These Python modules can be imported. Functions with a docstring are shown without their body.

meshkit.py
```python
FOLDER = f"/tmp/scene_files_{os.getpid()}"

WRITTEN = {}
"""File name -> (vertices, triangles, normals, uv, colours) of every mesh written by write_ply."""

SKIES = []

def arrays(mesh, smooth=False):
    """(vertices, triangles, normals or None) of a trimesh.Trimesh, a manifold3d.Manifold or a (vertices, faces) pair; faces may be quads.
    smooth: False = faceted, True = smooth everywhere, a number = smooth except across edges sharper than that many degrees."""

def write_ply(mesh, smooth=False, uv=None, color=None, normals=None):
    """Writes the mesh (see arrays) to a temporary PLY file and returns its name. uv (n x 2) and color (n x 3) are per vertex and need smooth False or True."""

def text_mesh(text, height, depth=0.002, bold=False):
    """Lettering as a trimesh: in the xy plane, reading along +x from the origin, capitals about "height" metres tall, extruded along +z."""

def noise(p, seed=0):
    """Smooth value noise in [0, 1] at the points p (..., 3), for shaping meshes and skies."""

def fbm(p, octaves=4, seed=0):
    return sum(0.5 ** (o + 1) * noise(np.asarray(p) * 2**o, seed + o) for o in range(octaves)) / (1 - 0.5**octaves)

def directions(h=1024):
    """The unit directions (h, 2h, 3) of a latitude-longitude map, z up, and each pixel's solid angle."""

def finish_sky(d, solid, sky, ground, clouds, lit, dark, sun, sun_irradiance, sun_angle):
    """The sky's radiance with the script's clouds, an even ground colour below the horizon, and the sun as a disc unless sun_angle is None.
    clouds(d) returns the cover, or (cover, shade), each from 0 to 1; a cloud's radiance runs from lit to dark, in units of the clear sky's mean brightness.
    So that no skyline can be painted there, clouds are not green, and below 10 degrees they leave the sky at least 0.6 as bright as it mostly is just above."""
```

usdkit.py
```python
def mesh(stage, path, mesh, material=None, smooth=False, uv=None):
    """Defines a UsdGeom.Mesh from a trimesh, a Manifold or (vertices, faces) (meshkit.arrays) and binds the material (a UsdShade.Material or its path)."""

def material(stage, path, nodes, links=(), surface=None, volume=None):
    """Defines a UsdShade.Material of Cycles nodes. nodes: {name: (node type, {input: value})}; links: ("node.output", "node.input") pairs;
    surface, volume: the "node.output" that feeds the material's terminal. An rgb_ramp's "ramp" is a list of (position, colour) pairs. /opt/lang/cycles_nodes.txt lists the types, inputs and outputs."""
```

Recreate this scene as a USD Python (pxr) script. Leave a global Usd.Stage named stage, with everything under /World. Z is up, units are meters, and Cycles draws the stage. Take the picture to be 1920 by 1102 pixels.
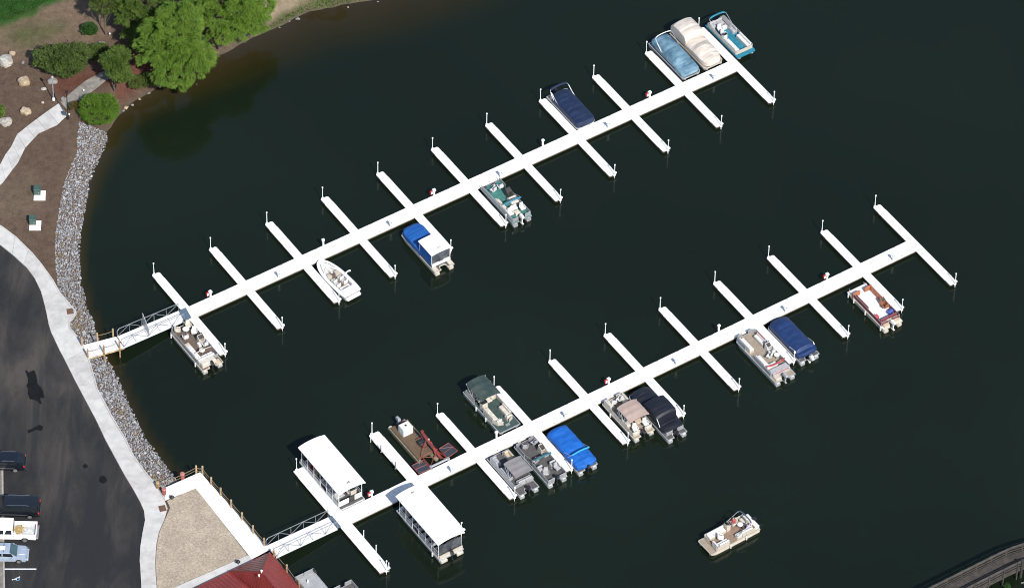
import math, random
import numpy as np, trimesh, shapely.geometry as sg, shapely.ops as so, shapely, shapely.affinity
from scipy.spatial import cKDTree, Delaunay
import usdkit, meshkit
from pxr import Usd, UsdGeom, UsdLux, UsdShade, Sdf, Gf, Vt

stage = Usd.Stage.CreateInMemory()
UsdGeom.SetStageUpAxis(stage, 'Z'); UsdGeom.SetStageMetersPerUnit(stage, 1.0)
UsdGeom.Xform.Define(stage, '/World'); UsdGeom.Scope.Define(stage, '/World/Looks')

# ------------------------------------------------------------------ camera, sky, sun, exposure
POS = np.array([0., -420.05740895, 435.16746315])
RT = np.array([0.99975142, 0.01603257, 0.01549369])
UP = np.array([-0.02229569, 0.71890976, 0.69474575])
FW = np.array([0., 0.69491849, -0.71908851])
FPX, PW, PH = 10467.206959363193, 1920., 1102.
EXPOSURE = 0.50
SKY_STRENGTH = 0.11
SUN_INT = 1.08
SUN_EL = math.radians(43.5)
SUN_AZ = math.atan2(0.44, -0.90)           # atan2(x, y) of the direction towards the sun
cam = UsdGeom.Camera.Define(stage, '/World/camera')
M = Gf.Matrix4d(1.0)
for i, a in enumerate((RT, UP, -FW, POS)):
    M.SetRow(i, Gf.Vec4d(*map(float, a), 1.0 if i == 3 else 0.0))
cam.AddTransformOp().Set(M)
cam.CreateHorizontalApertureAttr(36.0); cam.CreateVerticalApertureAttr(36.0 * 587 / 1024)
cam.CreateFocalLengthAttr(36.0 * FPX / PW)
cam.CreateClippingRangeAttr(Gf.Vec2f(1.0, 20000.0))
cam.CreateExposureAttr(EXPOSURE)
cam.CreateFStopAttr(0.0)

dome = UsdLux.DomeLight.Define(stage, '/World/sky')
skym = usdkit.material(stage, '/World/Looks/sky_look', {
    's': ('sky_texture', {'sky_type': 'single_scattering', 'sun_disc': False, 'sun_elevation': SUN_EL, 'sun_rotation': SUN_AZ, 'altitude': 200.0, 'aerosol_density': 1.0}),
    'b': ('background_shader', {'strength': SKY_STRENGTH})}, [('s.color', 'b.color')], surface='b.background')
UsdShade.MaterialBindingAPI.Apply(dome.GetPrim()).Bind(skym)
dome.GetPrim().SetCustomDataByKey('kind', 'structure')
sun = UsdLux.DistantLight.Define(stage, '/World/sun')
sun.CreateIntensityAttr(SUN_INT); sun.CreateAngleAttr(0.53); sun.CreateColorAttr(Gf.Vec3f(1.0, 0.955, 0.89)); sun.CreateNormalizeAttr(True)
sun.AddRotateZOp().Set(math.degrees(math.pi - SUN_AZ)); sun.AddRotateXOp().Set(math.degrees(math.pi / 2 - SUN_EL))

def px(u, v, z):
    """the point of the level z that the photograph shows at pixel (u, v) of 1920 x 1102"""
    d = FW + RT * (u - PW / 2) / FPX - UP * (v - PH / 2) / FPX
    return POS + d * ((z - POS[2]) / d[2])
def pxy(P, z): return np.array([px(u, v, z)[:2] for u, v in P])
def to_px(X):
    d = np.asarray(X, float) - POS; zz = d @ FW
    return np.stack([PW / 2 + FPX * (d @ RT) / zz, PH / 2 - FPX * (d @ UP) / zz], -1)

# ------------------------------------------------------------------ scene-tree helpers
used = set()
def numbered(base):
    if base not in used:
        used.add(base); return base
    k = 1
    while f'{base}_{k:03d}' in used: k += 1
    used.add(f'{base}_{k:03d}'); return f'{base}_{k:03d}'
def tag(p, label=None, cat=None, group=None, kind=None):
    p = p.GetPrim() if hasattr(p, 'GetPrim') else p
    for k, v in (('label', label), ('category', cat), ('group', group), ('kind', kind)):
        if v: p.SetCustomDataByKey(k, v)
    return p
def thing(name, label, cat, loc=(0, 0, 0), rot=0.0, group=None):
    x = UsdGeom.Xform.Define(stage, numbered('/World/' + name))
    x.AddTranslateOp().Set(Gf.Vec3d(*map(float, loc))); x.AddRotateZOp().Set(math.degrees(rot))
    return tag(x, label, cat, group)
def copy_of(src, name, label, cat, loc, rot=0.0, group=None, inst=True):
    x = UsdGeom.Xform.Define(stage, numbered('/World/' + name))
    p = x.GetPrim(); p.GetReferences().AddInternalReference(src); p.SetInstanceable(inst)
    x.AddTranslateOp().Set(Gf.Vec3d(*map(float, loc))); x.AddRotateZOp().Set(math.degrees(rot))
    return tag(p, label, cat, group)
def proto(name):
    p = stage.CreateClassPrim('/World/' + name); p.SetTypeName('Xform'); return p

class MB:
    def __init__(s): s.v, s.f, s.n = [], [], 0
    def add(s, v, f):
        v = np.asarray(v, float); f = np.asarray(f, int)
        s.v.append(v); s.f.append(f + s.n); s.n += len(v); return s
    def tm(s, m): return s.add(m.vertices, m.faces)
    def box(s, cx, cy, cz, sx, sy, sz, rot=0., ch=0., taper=1.0):
        """a box about (cx, cy, cz); ch: chamfer of its top edges; taper: top size / bottom size"""
        hx, hy, hz = sx / 2, sy / 2, sz / 2
        rings = [(hx, hy, -hz), (hx * taper, hy * taper, hz - ch)] + ([(hx * taper - ch, hy * taper - ch, hz)] if ch else [])
        v = np.array([(a * X, b * Y, Z) for X, Y, Z in rings for a, b in ((-1, -1), (1, -1), (1, 1), (-1, 1))])
        f = [(0, 2, 1), (0, 3, 2)]
        for r in range(len(rings) - 1):
            for i in range(4):
                a, b = r * 4 + i, r * 4 + (i + 1) % 4
                f += [(a, b, b + 4), (a, b + 4, a + 4)]
        t = (len(rings) - 1) * 4
        f += [(t, t + 1, t + 2), (t, t + 2, t + 3)]
        c, q = math.cos(rot), math.sin(rot)
        v = np.stack([v[:, 0] * c - v[:, 1] * q + cx, v[:, 0] * q + v[:, 1] * c + cy, v[:, 2] + cz], 1)
        return s.add(v, f)
    def tube(s, P, r, n=6, closed=False):
        P = np.asarray(P, float); m = len(P); R = np.broadcast_to(np.asarray(r, float), (m,))
        T = np.gradient(P, axis=0) if not closed else np.roll(P, -1, 0) - np.roll(P, 1, 0)
        T /= np.linalg.norm(T, axis=1)[:, None] + 1e-12
        ref = np.array([0, 0, 1.]) if abs(T[0, 2]) < .9 else np.array([1., 0, 0])
        V = []
        A = np.cross(ref, T[0]); A /= np.linalg.norm(A)
        for i in range(m):
            A = A - T[i] * (A @ T[i]); A /= np.linalg.norm(A); B = np.cross(T[i], A)
            th = np.arange(n) * 2 * np.pi / n
            V.append(P[i] + R[i] * (np.cos(th)[:, None] * A + np.sin(th)[:, None] * B))
        V = np.vstack(V); F = []
        for i in range(m if closed else m - 1):
            j = (i + 1) % m
            for k in range(n):
                a, b, c, d = i * n + k, i * n + (k + 1) % n, j * n + (k + 1) % n, j * n + k
                F += [(a, b, c), (a, c, d)]
        if not closed:
            e = (m - 1) * n
            F += [(0, k + 1, k) for k in range(1, n - 1)] + [(e, e + k, e + k + 1) for k in range(1, n - 1)]
        return s.add(V, F)
    def prism(s, poly, z0, z1):
        if not isinstance(poly, (sg.Polygon, sg.MultiPolygon)): poly = sg.Polygon(poly)
        for g in getattr(poly, 'geoms', [poly]):
            if g.area < 1e-5: continue
            m = trimesh.creation.extrude_polygon(sg.polygon.orient(g), z1 - z0, engine='earcut'); m.apply_translation([0, 0, z0]); s.tm(m)
        return s
    def sphere(s, c, r, sub=1):
        m = trimesh.creation.icosphere(sub, 1.0); return s.add(m.vertices * np.asarray(r, float) + np.asarray(c, float), m.faces)
    def lathe(s, prof, n=12, c=(0, 0, 0)):
        m = trimesh.creation.revolve(np.asarray(prof, float), sections=n); return s.add(m.vertices + np.asarray(c, float), m.faces)
    def hull(s, pts):
        m = trimesh.convex.convex_hull(np.asarray(pts, float)); return s.tm(m)
    def grid(s, G):
        """a surface through the (n, m, 3) points, facing +z when rows run +x and columns +y"""
        n, m = G.shape[:2]; k = np.arange(n * m).reshape(n, m)
        a, b, c, d = k[:-1, :-1].ravel(), k[1:, :-1].ravel(), k[1:, 1:].ravel(), k[:-1, 1:].ravel()
        return s.add(G.reshape(-1, 3), np.vstack([np.stack([a, b, c], 1), np.stack([a, c, d], 1)]))
    def xform(s, rot=0., loc=(0, 0, 0)):
        c, q = math.cos(rot), math.sin(rot); R = np.array([[c, -q, 0], [q, c, 0], [0, 0, 1]])
        s.v = [v @ R.T + np.asarray(loc) for v in s.v]; return s
    def mesh(s): return np.vstack(s.v), np.vstack(s.f)

MAT = {}
def part(parent, name, mb, mat, smooth=False, label=None, kind=None):
    path = numbered(str(parent.GetPath()) + '/' + name)
    m = usdkit.mesh(stage, path, mb.mesh() if isinstance(mb, MB) else mb, MAT[mat], smooth=smooth)
    return tag(m, label=label, kind=kind)
def solo(name, mb, mat, label=None, cat=None, group=None, kind=None, smooth=False):
    p = part(stage.GetPrimAtPath('/World'), name, mb, mat, smooth)
    return tag(p, label, cat, group, kind)

# ------------------------------------------------------------------ materials
def mat(name, col, rough=.6, var=.12, scale=3.0, bump=0., bscale=30., metal=0., spec=.5, detail=4., col2=None, coat=0., cmin=.38, cmax=.62, aniso=None):
    """noise-broken principled material: colour drifts between col*(1-var) and col*(1+var), or to col2"""
    c = np.array(col, float); lo = c * (1 - var); hi = np.array(col2, float) if col2 is not None else np.minimum(c * (1 + var), .95)
    N = {'tc': ('texture_coordinate', {}), 'n': ('noise_texture', {'scale': scale, 'detail': detail, 'roughness': .62}),
         'r': ('rgb_ramp', {'ramp': [(0, lo), (cmin, lo), (cmax, hi), (1, hi)]}),
         'p': ('principled_bsdf', {'roughness': rough, 'metallic': metal, 'specular_ior_level': spec, 'coat_weight': coat})}
    Lk = [('tc.object', 'n.vector'), ('n.fac', 'r.fac'), ('r.color', 'p.base_color')]
    if aniso is not None:
        N['m'] = ('mapping', {'scale': aniso}); Lk = [('tc.object', 'm.vector'), ('m.vector', 'n.vector')] + Lk[1:]
    if bump:
        N['n2'] = ('noise_texture', {'scale': bscale, 'detail': 3.}); N['b'] = ('bump', {'strength': bump, 'distance': .02})
        Lk += [('tc.object', 'n2.vector'), ('n2.fac', 'b.height'), ('b.normal', 'p.normal')]
    MAT[name] = usdkit.material(stage, '/World/Looks/' + name, N, Lk, surface='p.BSDF')
mat('deck_white', (.24, .22, .20), .7, .05, 9., .15, 18, col2=(.74, .73, .71), cmin=.34, cmax=.385, detail=3.)
mat('dock_fascia', (.10, .075, .06), .8, .3, 2)
mat('rub_rail', (.42, .36, .30), .6, .2, 5)
mat('float_black', (.03, .03, .032), .6, .2, 3)
mat('white_paint', (.80, .80, .78), .4, .03, 2)
mat('roof_white', (.80, .80, .79), .45, .04, 1.2)
mat('pole_white', (.74, .74, .72), .45, .06, 6)
mat('galvanised', (.50, .51, .52), .42, .15, 6, metal=.6)
mat('aluminium', (.60, .61, .62), .38, .12, 4, metal=.55)
mat('rail_alu', (.26, .27, .29), .45, .12, 4, metal=.35)
mat('alu_panel', (.34, .35, .36), .4, .15, 2, metal=.3)
mat('cream_panel', (.46, .42, .35), .45, .08, 2)
mat('cream_vinyl', (.52, .48, .41), .5, .07, 4)
mat('white_vinyl', (.60, .59, .565), .5, .05, 4)
mat('grey_vinyl', (.34, .34, .35), .55, .15, 4)
mat('tan_vinyl', (.46, .38, .28), .55, .12, 4)
mat('brown_vinyl', (.30, .10, .045), .5, .2, 4)
mat('red_vinyl', (.42, .03, .04), .45, .1, 4)
mat('maroon', (.16, .035, .045), .5, .15, 4)
mat('pink_red', (.45, .07, .09), .5, .1, 4)
mat('faded_red', (.26, .075, .062), .7, .2, 4)
mat('faded_pink', (.33, .13, .11), .7, .2, 4)
mat('blue_cloth', (.05, .08, .34), .7, .2, 4)
mat('brown_carpet', (.115, .085, .068), .95, .15, 3, .2, 60)
mat('grey_carpet', (.075, .072, .073), .95, .15, 3, .2, 60)
mat('tan_carpet', (.27, .225, .175), .95, .12, 3, .2, 60)
mat('teal_carpet', (.045, .165, .150), .95, .18, 2, .2, 60)
mat('blue_carpet', (.015, .165, .24), .95, .18, 2, .2, 60)
mat('green_carpet', (.035, .062, .058), .95, .18, 2, .2, 60)
mat('white_deck', (.78, .77, .74), .6, .04, 3)
mat('tarp_blue', (.0015, .095, .40), .7, .12, 1.4, .5, 4)
mat('tarp_blue_worn', (.003, .085, .33), .7, .12, .9, .5, 4, col2=(.10, .15, .26), cmin=.56, cmax=.68)
mat('tarp_royal', (.0065, .026, .100), .6, .15, 1.2, .5, 4)
mat('tarp_navy', (.0055, .0155, .050), .6, .15, 1.2, .5, 4)
mat('tarp_dark_navy', (.0040, .0055, .0130), .6, .2, 1.2, .5, 4)
mat('tarp_light_blue', (.065, .15, .225), .6, .25, .55, .5, 4, col2=(.16, .28, .36), cmin=.36, cmax=.64)
mat('tarp_beige', (.50, .435, .375), .7, .08, .8, .5, 3.5, col2=(.55, .50, .45), cmin=.3, cmax=.7)
mat('canvas_green', (.022, .052, .050), .75, .25, 1.1, .4, 5, col2=(.045, .062, .055))
mat('canvas_grey', (.20, .19, .195), .75, .06, 1.5, .3, 5)
mat('canvas_tan', (.36, .27, .235), .75, .07, 1.5, .3, 5)
mat('canvas_teal', (.012, .16, .25), .7, .1, 2)
mat('canvas_darkteal', (.02, .13, .15), .7, .1, 2)
mat('canvas_cyan', (.02, .30, .56), .7, .1, 2)
mat('canvas_bluegrey', (.05, .085, .13), .7, .1, 2)
mat('motor_black', (.016, .017, .02), .3, .1, 3, coat=.4)
mat('motor_grey', (.30, .31, .33), .35, .1, 3, coat=.3)
mat('motor_white', (.70, .69, .66), .35, .05, 3, coat=.3)
mat('black_rubber', (.018, .018, .018), .8, .15, 5)
mat('dark_plastic', (.04, .037, .035), .5, .15, 5)
mat('glass_dark', (.012, .015, .018), .08, .1, 2)
mat('glass_blue', (.05, .09, .10), .08, .1, 2)
mat('curtain', (.05, .055, .065), .15, .3, 1.2, col2=(.10, .11, .125))
mat('barge_wood', (.105, .068, .040), .85, .22, 1.6, .3, 20, aniso=(1, 6, 1))
mat('barge_rail', (.19, .165, .105), .7, .25, 2)
mat('rust_red', (.17, .035, .026), .6, .3, 3)
mat('bright_red', (.50, .022, .018), .4, .15, 3)
mat('boom_red', (.19, .026, .022), .6, .35, 2.)
mat('mesh_blue', (.030, .038, .052), .55, .25, 5)
mat('tote_white', (.74, .74, .73), .45, .05, 3)
mat('concrete', (.45, .44, .42), .85, .10, .9, .2, 20, col2=(.50, .49, .47))
mat('concrete_old', (.17, .155, .14), .9, .25, 1.2, .3, 15)
mat('kerb_edge', (.30, .28, .25), .85, .15, 2)
mat('manhole', (.115, .070, .045), .7, .2, 6)
mat('post_wood', (.30, .20, .105), .75, .25, 4, col2=(.40, .30, .18))
mat('rope', (.26, .19, .11), .9, .2, 8)
mat('boardwalk_wood', (.050, .043, .037), .85, .25, 1.5, .3, 20)
mat('boardwalk_wood_pale', (.075, .066, .058), .85, .25, 1.5, .3, 20)
mat('roof_red', (.235, .034, .027), .45, .14, .6, .1, 5)
mat('roof_red_trim', (.20, .026, .027), .5, .1, 2)
mat('wall_wood', (.22, .16, .11), .8, .2, 2)
mat('car_black', (.008, .010, .013), .25, .1, 2, coat=1.)
mat('car_blueblack', (.006, .008, .012), .2, .1, 2, coat=1.)
mat('car_white', (.78, .78, .77), .3, .03, 2, coat=.6)
mat('car_silver', (.36, .43, .53), .3, .06, 2, metal=.3, coat=.7)
mat('car_red', (.35, .02, .02), .3, .06, 2, coat=.7)
mat('bed_liner', (.48, .48, .47), .7, .2, 3)
mat('straw', (.42, .31, .13), .9, .35, 7)
mat('tyre', (.016, .016, .017), .85, .1, 5)
mat('rim', (.42, .42, .43), .35, .1, 5, metal=.7)
mat('lamp_red', (.5, .02, .02), .3, .05, 5)
mat('chrome', (.62, .63, .64), .2, .05, 5, metal=.9)
mat('marking_white', (.66, .68, .70), .8, .12, 5)
mat('marking_blue', (.10, .34, .60), .8, .12, 5)
mat('stain', (.0075, .008, .0095), .95, .25, 3, spec=.15)
mat('transformer_green', (.042, .085, .070), .5, .12, 2)
mat('bark', (.10, .08, .06), .95, .3, 5, .5, 20)
mat('boulder', (.30, .22, .13), .9, .22, 1.6, .6, 6, col2=(.42, .34, .24))
mat('boulder_pale', (.30, .27, .23), .9, .15, 1.6, .6, 6, col2=(.42, .40, .36))
mat('boulder_grey', (.20, .19, .18), .9, .2, 1.6, .6, 6)
mat('skin', (.42, .24, .16), .6, .05, 5)
mat('shirt_red', (.40, .07, .08), .8, .1, 5)
mat('shirt_lilac', (.46, .40, .58), .8, .1, 5)
mat('shorts', (.07, .09, .14), .8, .1, 5)
mat('hair', (.03, .02, .014), .7, .2, 5)
mat('metal_grey', (.33, .34, .35), .45, .1, 4, metal=.4)
mat('plate_blue', (.12, .17, .23), .5, .15, 4, metal=.3)
mat('lamp_black', (.012, .013, .016), .45, .1, 4)
for i, c in enumerate(((.195, .203, .22), (.235, .243, .262), (.155, .16, .173), (.31, .32, .335), (.20, .17, .125))):
    mat(f'riprap_{i}', c, .9, .22, 3, .5, 10)

def leafmat(name, a, b, tr=.35):
    N = {'tc': ('geometry', {}), 'n': ('noise_texture', {'scale': .9, 'detail': 2.}), 'n2': ('noise_texture', {'scale': 9., 'detail': 1.}),
         'ad': ('math', {'math_type': 'multiply_add', 'value2': .5, 'value3': 0.}), 'sm': ('math', {'math_type': 'multiply_add', 'value2': .5}),
         'r': ('rgb_ramp', {'ramp': [(0, np.array(a) * .7), (.36, np.array(a) * .88), (.5, (np.array(a) + b) / 2), (.64, np.array(b) * 1.1), (1, np.array(b) * 1.25)]}),
         'p': ('principled_bsdf', {'roughness': .55, 'specular_ior_level': .3}), 't': ('translucent_bsdf', {}), 'm': ('mix_closure', {'fac': tr})}
    L = [('tc.position', 'n.vector'), ('tc.position', 'n2.vector'), ('n.fac', 'ad.value1'), ('n2.fac', 'sm.value1'), ('ad.value', 'sm.value3'), ('sm.value', 'r.fac'),
         ('r.color', 'p.base_color'), ('r.color', 't.color'), ('p.BSDF', 'm.closure1'), ('t.BSDF', 'm.closure2')]
    MAT[name] = usdkit.material(stage, '/World/Looks/' + name, N, L, surface='m.closure')
leafmat('leaf_bright', (.082, .165, .018), (.175, .285, .040), .42)
leafmat('leaf_mid', (.052, .100, .015), (.115, .175, .030))
leafmat('leaf_olive', (.048, .075, .014), (.095, .135, .026))
leafmat('leaf_dark', (.045, .076, .016), (.090, .135, .030))
leafmat('leaf_bush', (.080, .165, .014), (.120, .220, .024), .42)
leafmat('leaf_deep', (.018, .060, .010), (.035, .095, .015))
leafmat('leaf_rust', (.09, .045, .02), (.09, .085, .02))

# terrain: base colour from the mesh's own zones, broken up by noise
MAT['terrain'] = usdkit.material(stage, '/World/Looks/terrain', {
    'a': ('attribute', {'attribute': 'tint'}), 'g': ('geometry', {}),
    'n': ('noise_texture', {'scale': 1.3, 'detail': 6., 'roughness': .7}), 'n2': ('noise_texture', {'scale': 9., 'detail': 3.}),
    'm1': ('map_range', {'from_min': .3, 'from_max': .7, 'to_min': .74, 'to_max': 1.28}), 'm2': ('map_range', {'from_min': .3, 'from_max': .7, 'to_min': .8, 'to_max': 1.22}),
    'x': ('math', {'math_type': 'multiply'}), 'v': ('vector_math', {'math_type': 'scale'}),
    'b': ('bump', {'strength': .5, 'distance': .05}), 'p': ('principled_bsdf', {'roughness': .95, 'specular_ior_level': .15})},
    [('g.position', 'n.vector'), ('g.position', 'n2.vector'), ('n.fac', 'm1.value'), ('n2.fac', 'm2.value'), ('m1.result', 'x.value1'), ('m2.result', 'x.value2'),
     ('a.vector', 'v.vector1'), ('x.value', 'v.scale'), ('v.vector', 'p.base_color'), ('n2.fac', 'b.height'), ('b.normal', 'p.normal')], surface='p.BSDF')
# asphalt with dust streaks along the driving direction
MAT['asphalt'] = usdkit.material(stage, '/World/Looks/asphalt', {
    'g': ('geometry', {}), 'm': ('mapping', {'rotation': (0, 0, .25), 'scale': (.34, .075, 1.)}),
    'n': ('noise_texture', {'scale': 1., 'detail': 8., 'roughness': .68, 'distortion': .6}), 'n2': ('noise_texture', {'scale': 14., 'detail': 2.}), 'n3': ('noise_texture', {'scale': .09, 'detail': 2.}),
    'ad': ('math', {'math_type': 'multiply_add', 'value2': .55}), 'r': ('rgb_ramp', {'ramp': [(0, (.0150, .0158, .0185)), (.70, (.0185, .0190, .0215)), (.84, (.033, .0312, .0305)), (1.0, (.060, .053, .047))]}),
    'm2': ('map_range', {'from_min': .3, 'from_max': .7, 'to_min': .85, 'to_max': 1.15}), 'v': ('vector_math', {'math_type': 'scale'}),
    'b': ('bump', {'strength': .3, 'distance': .02}), 'p': ('principled_bsdf', {'roughness': .9, 'specular_ior_level': .25})},
    [('g.position', 'm.vector'), ('m.vector', 'n.vector'), ('g.position', 'n2.vector'), ('g.position', 'n3.vector'), ('n3.fac', 'ad.value1'), ('n.fac', 'ad.value3'), ('ad.value', 'r.fac'),
     ('n2.fac', 'm2.value'), ('r.color', 'v.vector1'), ('m2.result', 'v.scale'), ('v.vector', 'p.base_color'), ('n2.fac', 'b.height'), ('b.normal', 'p.normal')], surface='p.BSDF')
# pea gravel
MAT['gravel'] = usdkit.material(stage, '/World/Looks/gravel', {
    'g': ('geometry', {}), 'v': ('voronoi_texture', {'scale': 8.5}), 'n': ('noise_texture', {'scale': .6, 'detail': 4.}), 'hs': ('separate_color', {}),
    'r': ('rgb_ramp', {'ramp': [(0, (.26, .215, .16)), (.35, (.33, .28, .215)), (.8, (.37, .31, .245)), (1, (.44, .38, .305))]}),
    'm2': ('map_range', {'from_min': .3, 'from_max': .7, 'to_min': .88, 'to_max': 1.1}), 'vs': ('vector_math', {'math_type': 'scale'}),
    'b': ('bump', {'strength': .2, 'distance': .02}), 'p': ('principled_bsdf', {'roughness': .9, 'specular_ior_level': .2})},
    [('g.position', 'v.vector'), ('g.position', 'n.vector'), ('v.color', 'hs.color'), ('hs.r', 'r.fac'), ('n.fac', 'm2.value'), ('r.color', 'vs.vector1'), ('m2.result', 'vs.scale'), ('vs.vector', 'p.base_color'),
     ('v.distance', 'b.height'), ('b.normal', 'p.normal')], surface='p.BSDF')
# lake water: dark body colour, browner where it is shallow, smooth reflecting surface with faint ripples
MAT['water'] = usdkit.material(stage, '/World/Looks/water', {
    'a': ('attribute', {'attribute': 'shallow'}), 'g': ('geometry', {}), 'n0': ('noise_texture', {'scale': .12, 'detail': 4.}),
    'ad': ('math', {'math_type': 'multiply_add', 'value2': .55, 'value3': -.27}), 'a2': ('math', {'math_type': 'add', 'use_clamp': True}),
    'cut': ('math', {'math_type': 'multiply'}),
    'r': ('rgb_ramp', {'ramp': [(0, (.0054, .0094, .0050)), (.35, (.0135, .0130, .0042)), (.7, (.021, .0165, .0060)), (1, (.028, .021, .011))]}),
    'n': ('noise_texture', {'scale': 1.6, 'detail': 5., 'roughness': .6}), 'b': ('bump', {'strength': .22, 'distance': .05}),
    'nl': ('noise_texture', {'scale': .022, 'detail': 3.}), 'ml': ('map_range', {'from_min': .3, 'from_max': .7, 'to_min': .80, 'to_max': 1.2}), 'vl': ('vector_math', {'math_type': 'scale'}),
    'p': ('principled_bsdf', {'roughness': .08, 'ior': 1.38, 'specular_ior_level': .5})},
    [('g.position', 'n0.vector'), ('n0.fac', 'ad.value1'), ('ad.value', 'cut.value1'), ('a.fac', 'cut.value2'), ('a.fac', 'a2.value1'), ('cut.value', 'a2.value2'), ('a2.value', 'r.fac'), ('g.position', 'nl.vector'), ('nl.fac', 'ml.value'), ('r.color', 'vl.vector1'), ('ml.result', 'vl.scale'), ('vl.vector', 'p.base_color'),
     ('g.position', 'n.vector'), ('n.fac', 'b.height'), ('b.normal', 'p.normal')], surface='p.BSDF')

# ------------------------------------------------------------------ terrain and water
LAND = 1.18
SHORE = [(1500, -900), (1100, -260), (860, -70), (698, 1), (640, 12), (577, 24), (550, 37), (515, 55), (480, 71), (450, 83), (425, 100), (388, 117), (350, 138), (312, 157), (275, 177), (240, 200), (220, 222), (198, 250),
    (200, 265), (195, 276), (182, 303), (172, 328), (164, 353), (160, 381), (156, 401), (151, 428), (148, 456), (148, 488), (150, 526), (155, 548), (160, 564), (161, 581), (172, 598), (179, 623), (186, 646), (200, 676),
    (215, 701), (230, 731), (243, 764), (258, 794), (272, 824), (284, 838), (300, 862), (318, 886), (332, 902), (352, 925), (385, 968), (430, 1020), (462, 1058), (500, 1110), (560, 1190), (650, 1320), (900, 1700)]
shore_w = pxy(SHORE, 0.0)
shore_line = sg.LineString(shore_w)
land_poly = sg.Polygon(list(map(tuple, shore_w)) + [(60, -420), (-420, -420), (-420, 420), (260, 420)])
def fine(a, b, step, lo, hi):
    k = np.arange(a, b + 1e-6, step); L, H = [a], [b]; s = step
    while L[-1] > lo: s *= 1.45; L.append(max(L[-1] - s, lo))
    s = step
    while H[-1] < hi: s *= 1.45; H.append(min(H[-1] + s, hi))
    return np.array(sorted(set(np.round(np.concatenate([k, L, H]), 4))))
def signed(P):
    d = shapely.distance(shapely.points(P), shore_line); inside = shapely.contains_xy(land_poly, P[:, 0], P[:, 1])
    return np.where(inside, d, -d)
pine = pxy([(200, 262), (150, 235), (100, 190), (240, 60), (700, -60)], 0)
def ground_z(P):
    P = np.atleast_2d(np.asarray(P, float)); d = signed(P)
    z = np.interp(d, [-60, -8, -1.2, 0, 2.5, 3.1, 400], [-5, -2.6, -.55, -.03, 1.02, LAND, LAND])
    w = np.clip((np.abs(d) < 3.2) * 1.0, 0, 1)
    return z + w * (meshkit.fbm(np.c_[P * .8, np.zeros(len(P))], 3, 4) - .5) * .22
gx, gy = fine(-66, -14, .45, -420, 200), fine(-52, 56, .45, -420, 420)
GX, GY = np.meshgrid(gx, gy, indexing='ij'); GP = np.c_[GX.ravel(), GY.ravel()]
GZ = ground_z(GP)
uv = to_px(np.c_[GP, GZ])
def zone(poly, soft=14):
    """1 inside the outline given in the photograph's pixels of the ground, fading over its edge with ragged noise"""
    pg = sg.Polygon(poly); pts = shapely.points(uv)
    d = np.where(shapely.contains(pg, pts), 1, -1) * shapely.distance(pg.exterior, pts)
    return np.clip(.5 + (d + (meshkit.fbm(np.c_[GP * .45, np.zeros(len(GP))], 4, 9) - .5) * 46) / soft / 2, 0, 1)[:, None]
tint = np.tile([.088, .060, .043], (len(GP), 1))
def paint(c, w): global tint; tint = tint * (1 - w) + np.array(c) * w
paint((.115, .085, .060), zone([(-400, 330), (60, 330), (70, 430), (-10, 410), (-400, 420)], 20) * .7)
paint((.135, .095, .066), zone([(-900, -900), (420, -900), (235, -20), (215, 75), (60, 110), (-900, 110)], 22))
paint((.092, .040, .028), zone([(95, 150), (190, 128), (235, 60), (300, 70), (420, 100), (250, 200), (230, 215), (215, 150), (120, 178)], 9))
paint((.022, .070, .012), zone([(-900, -900), (130, -900), (118, -5), (60, 26), (20, 42), (-900, 55)], 8))
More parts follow.
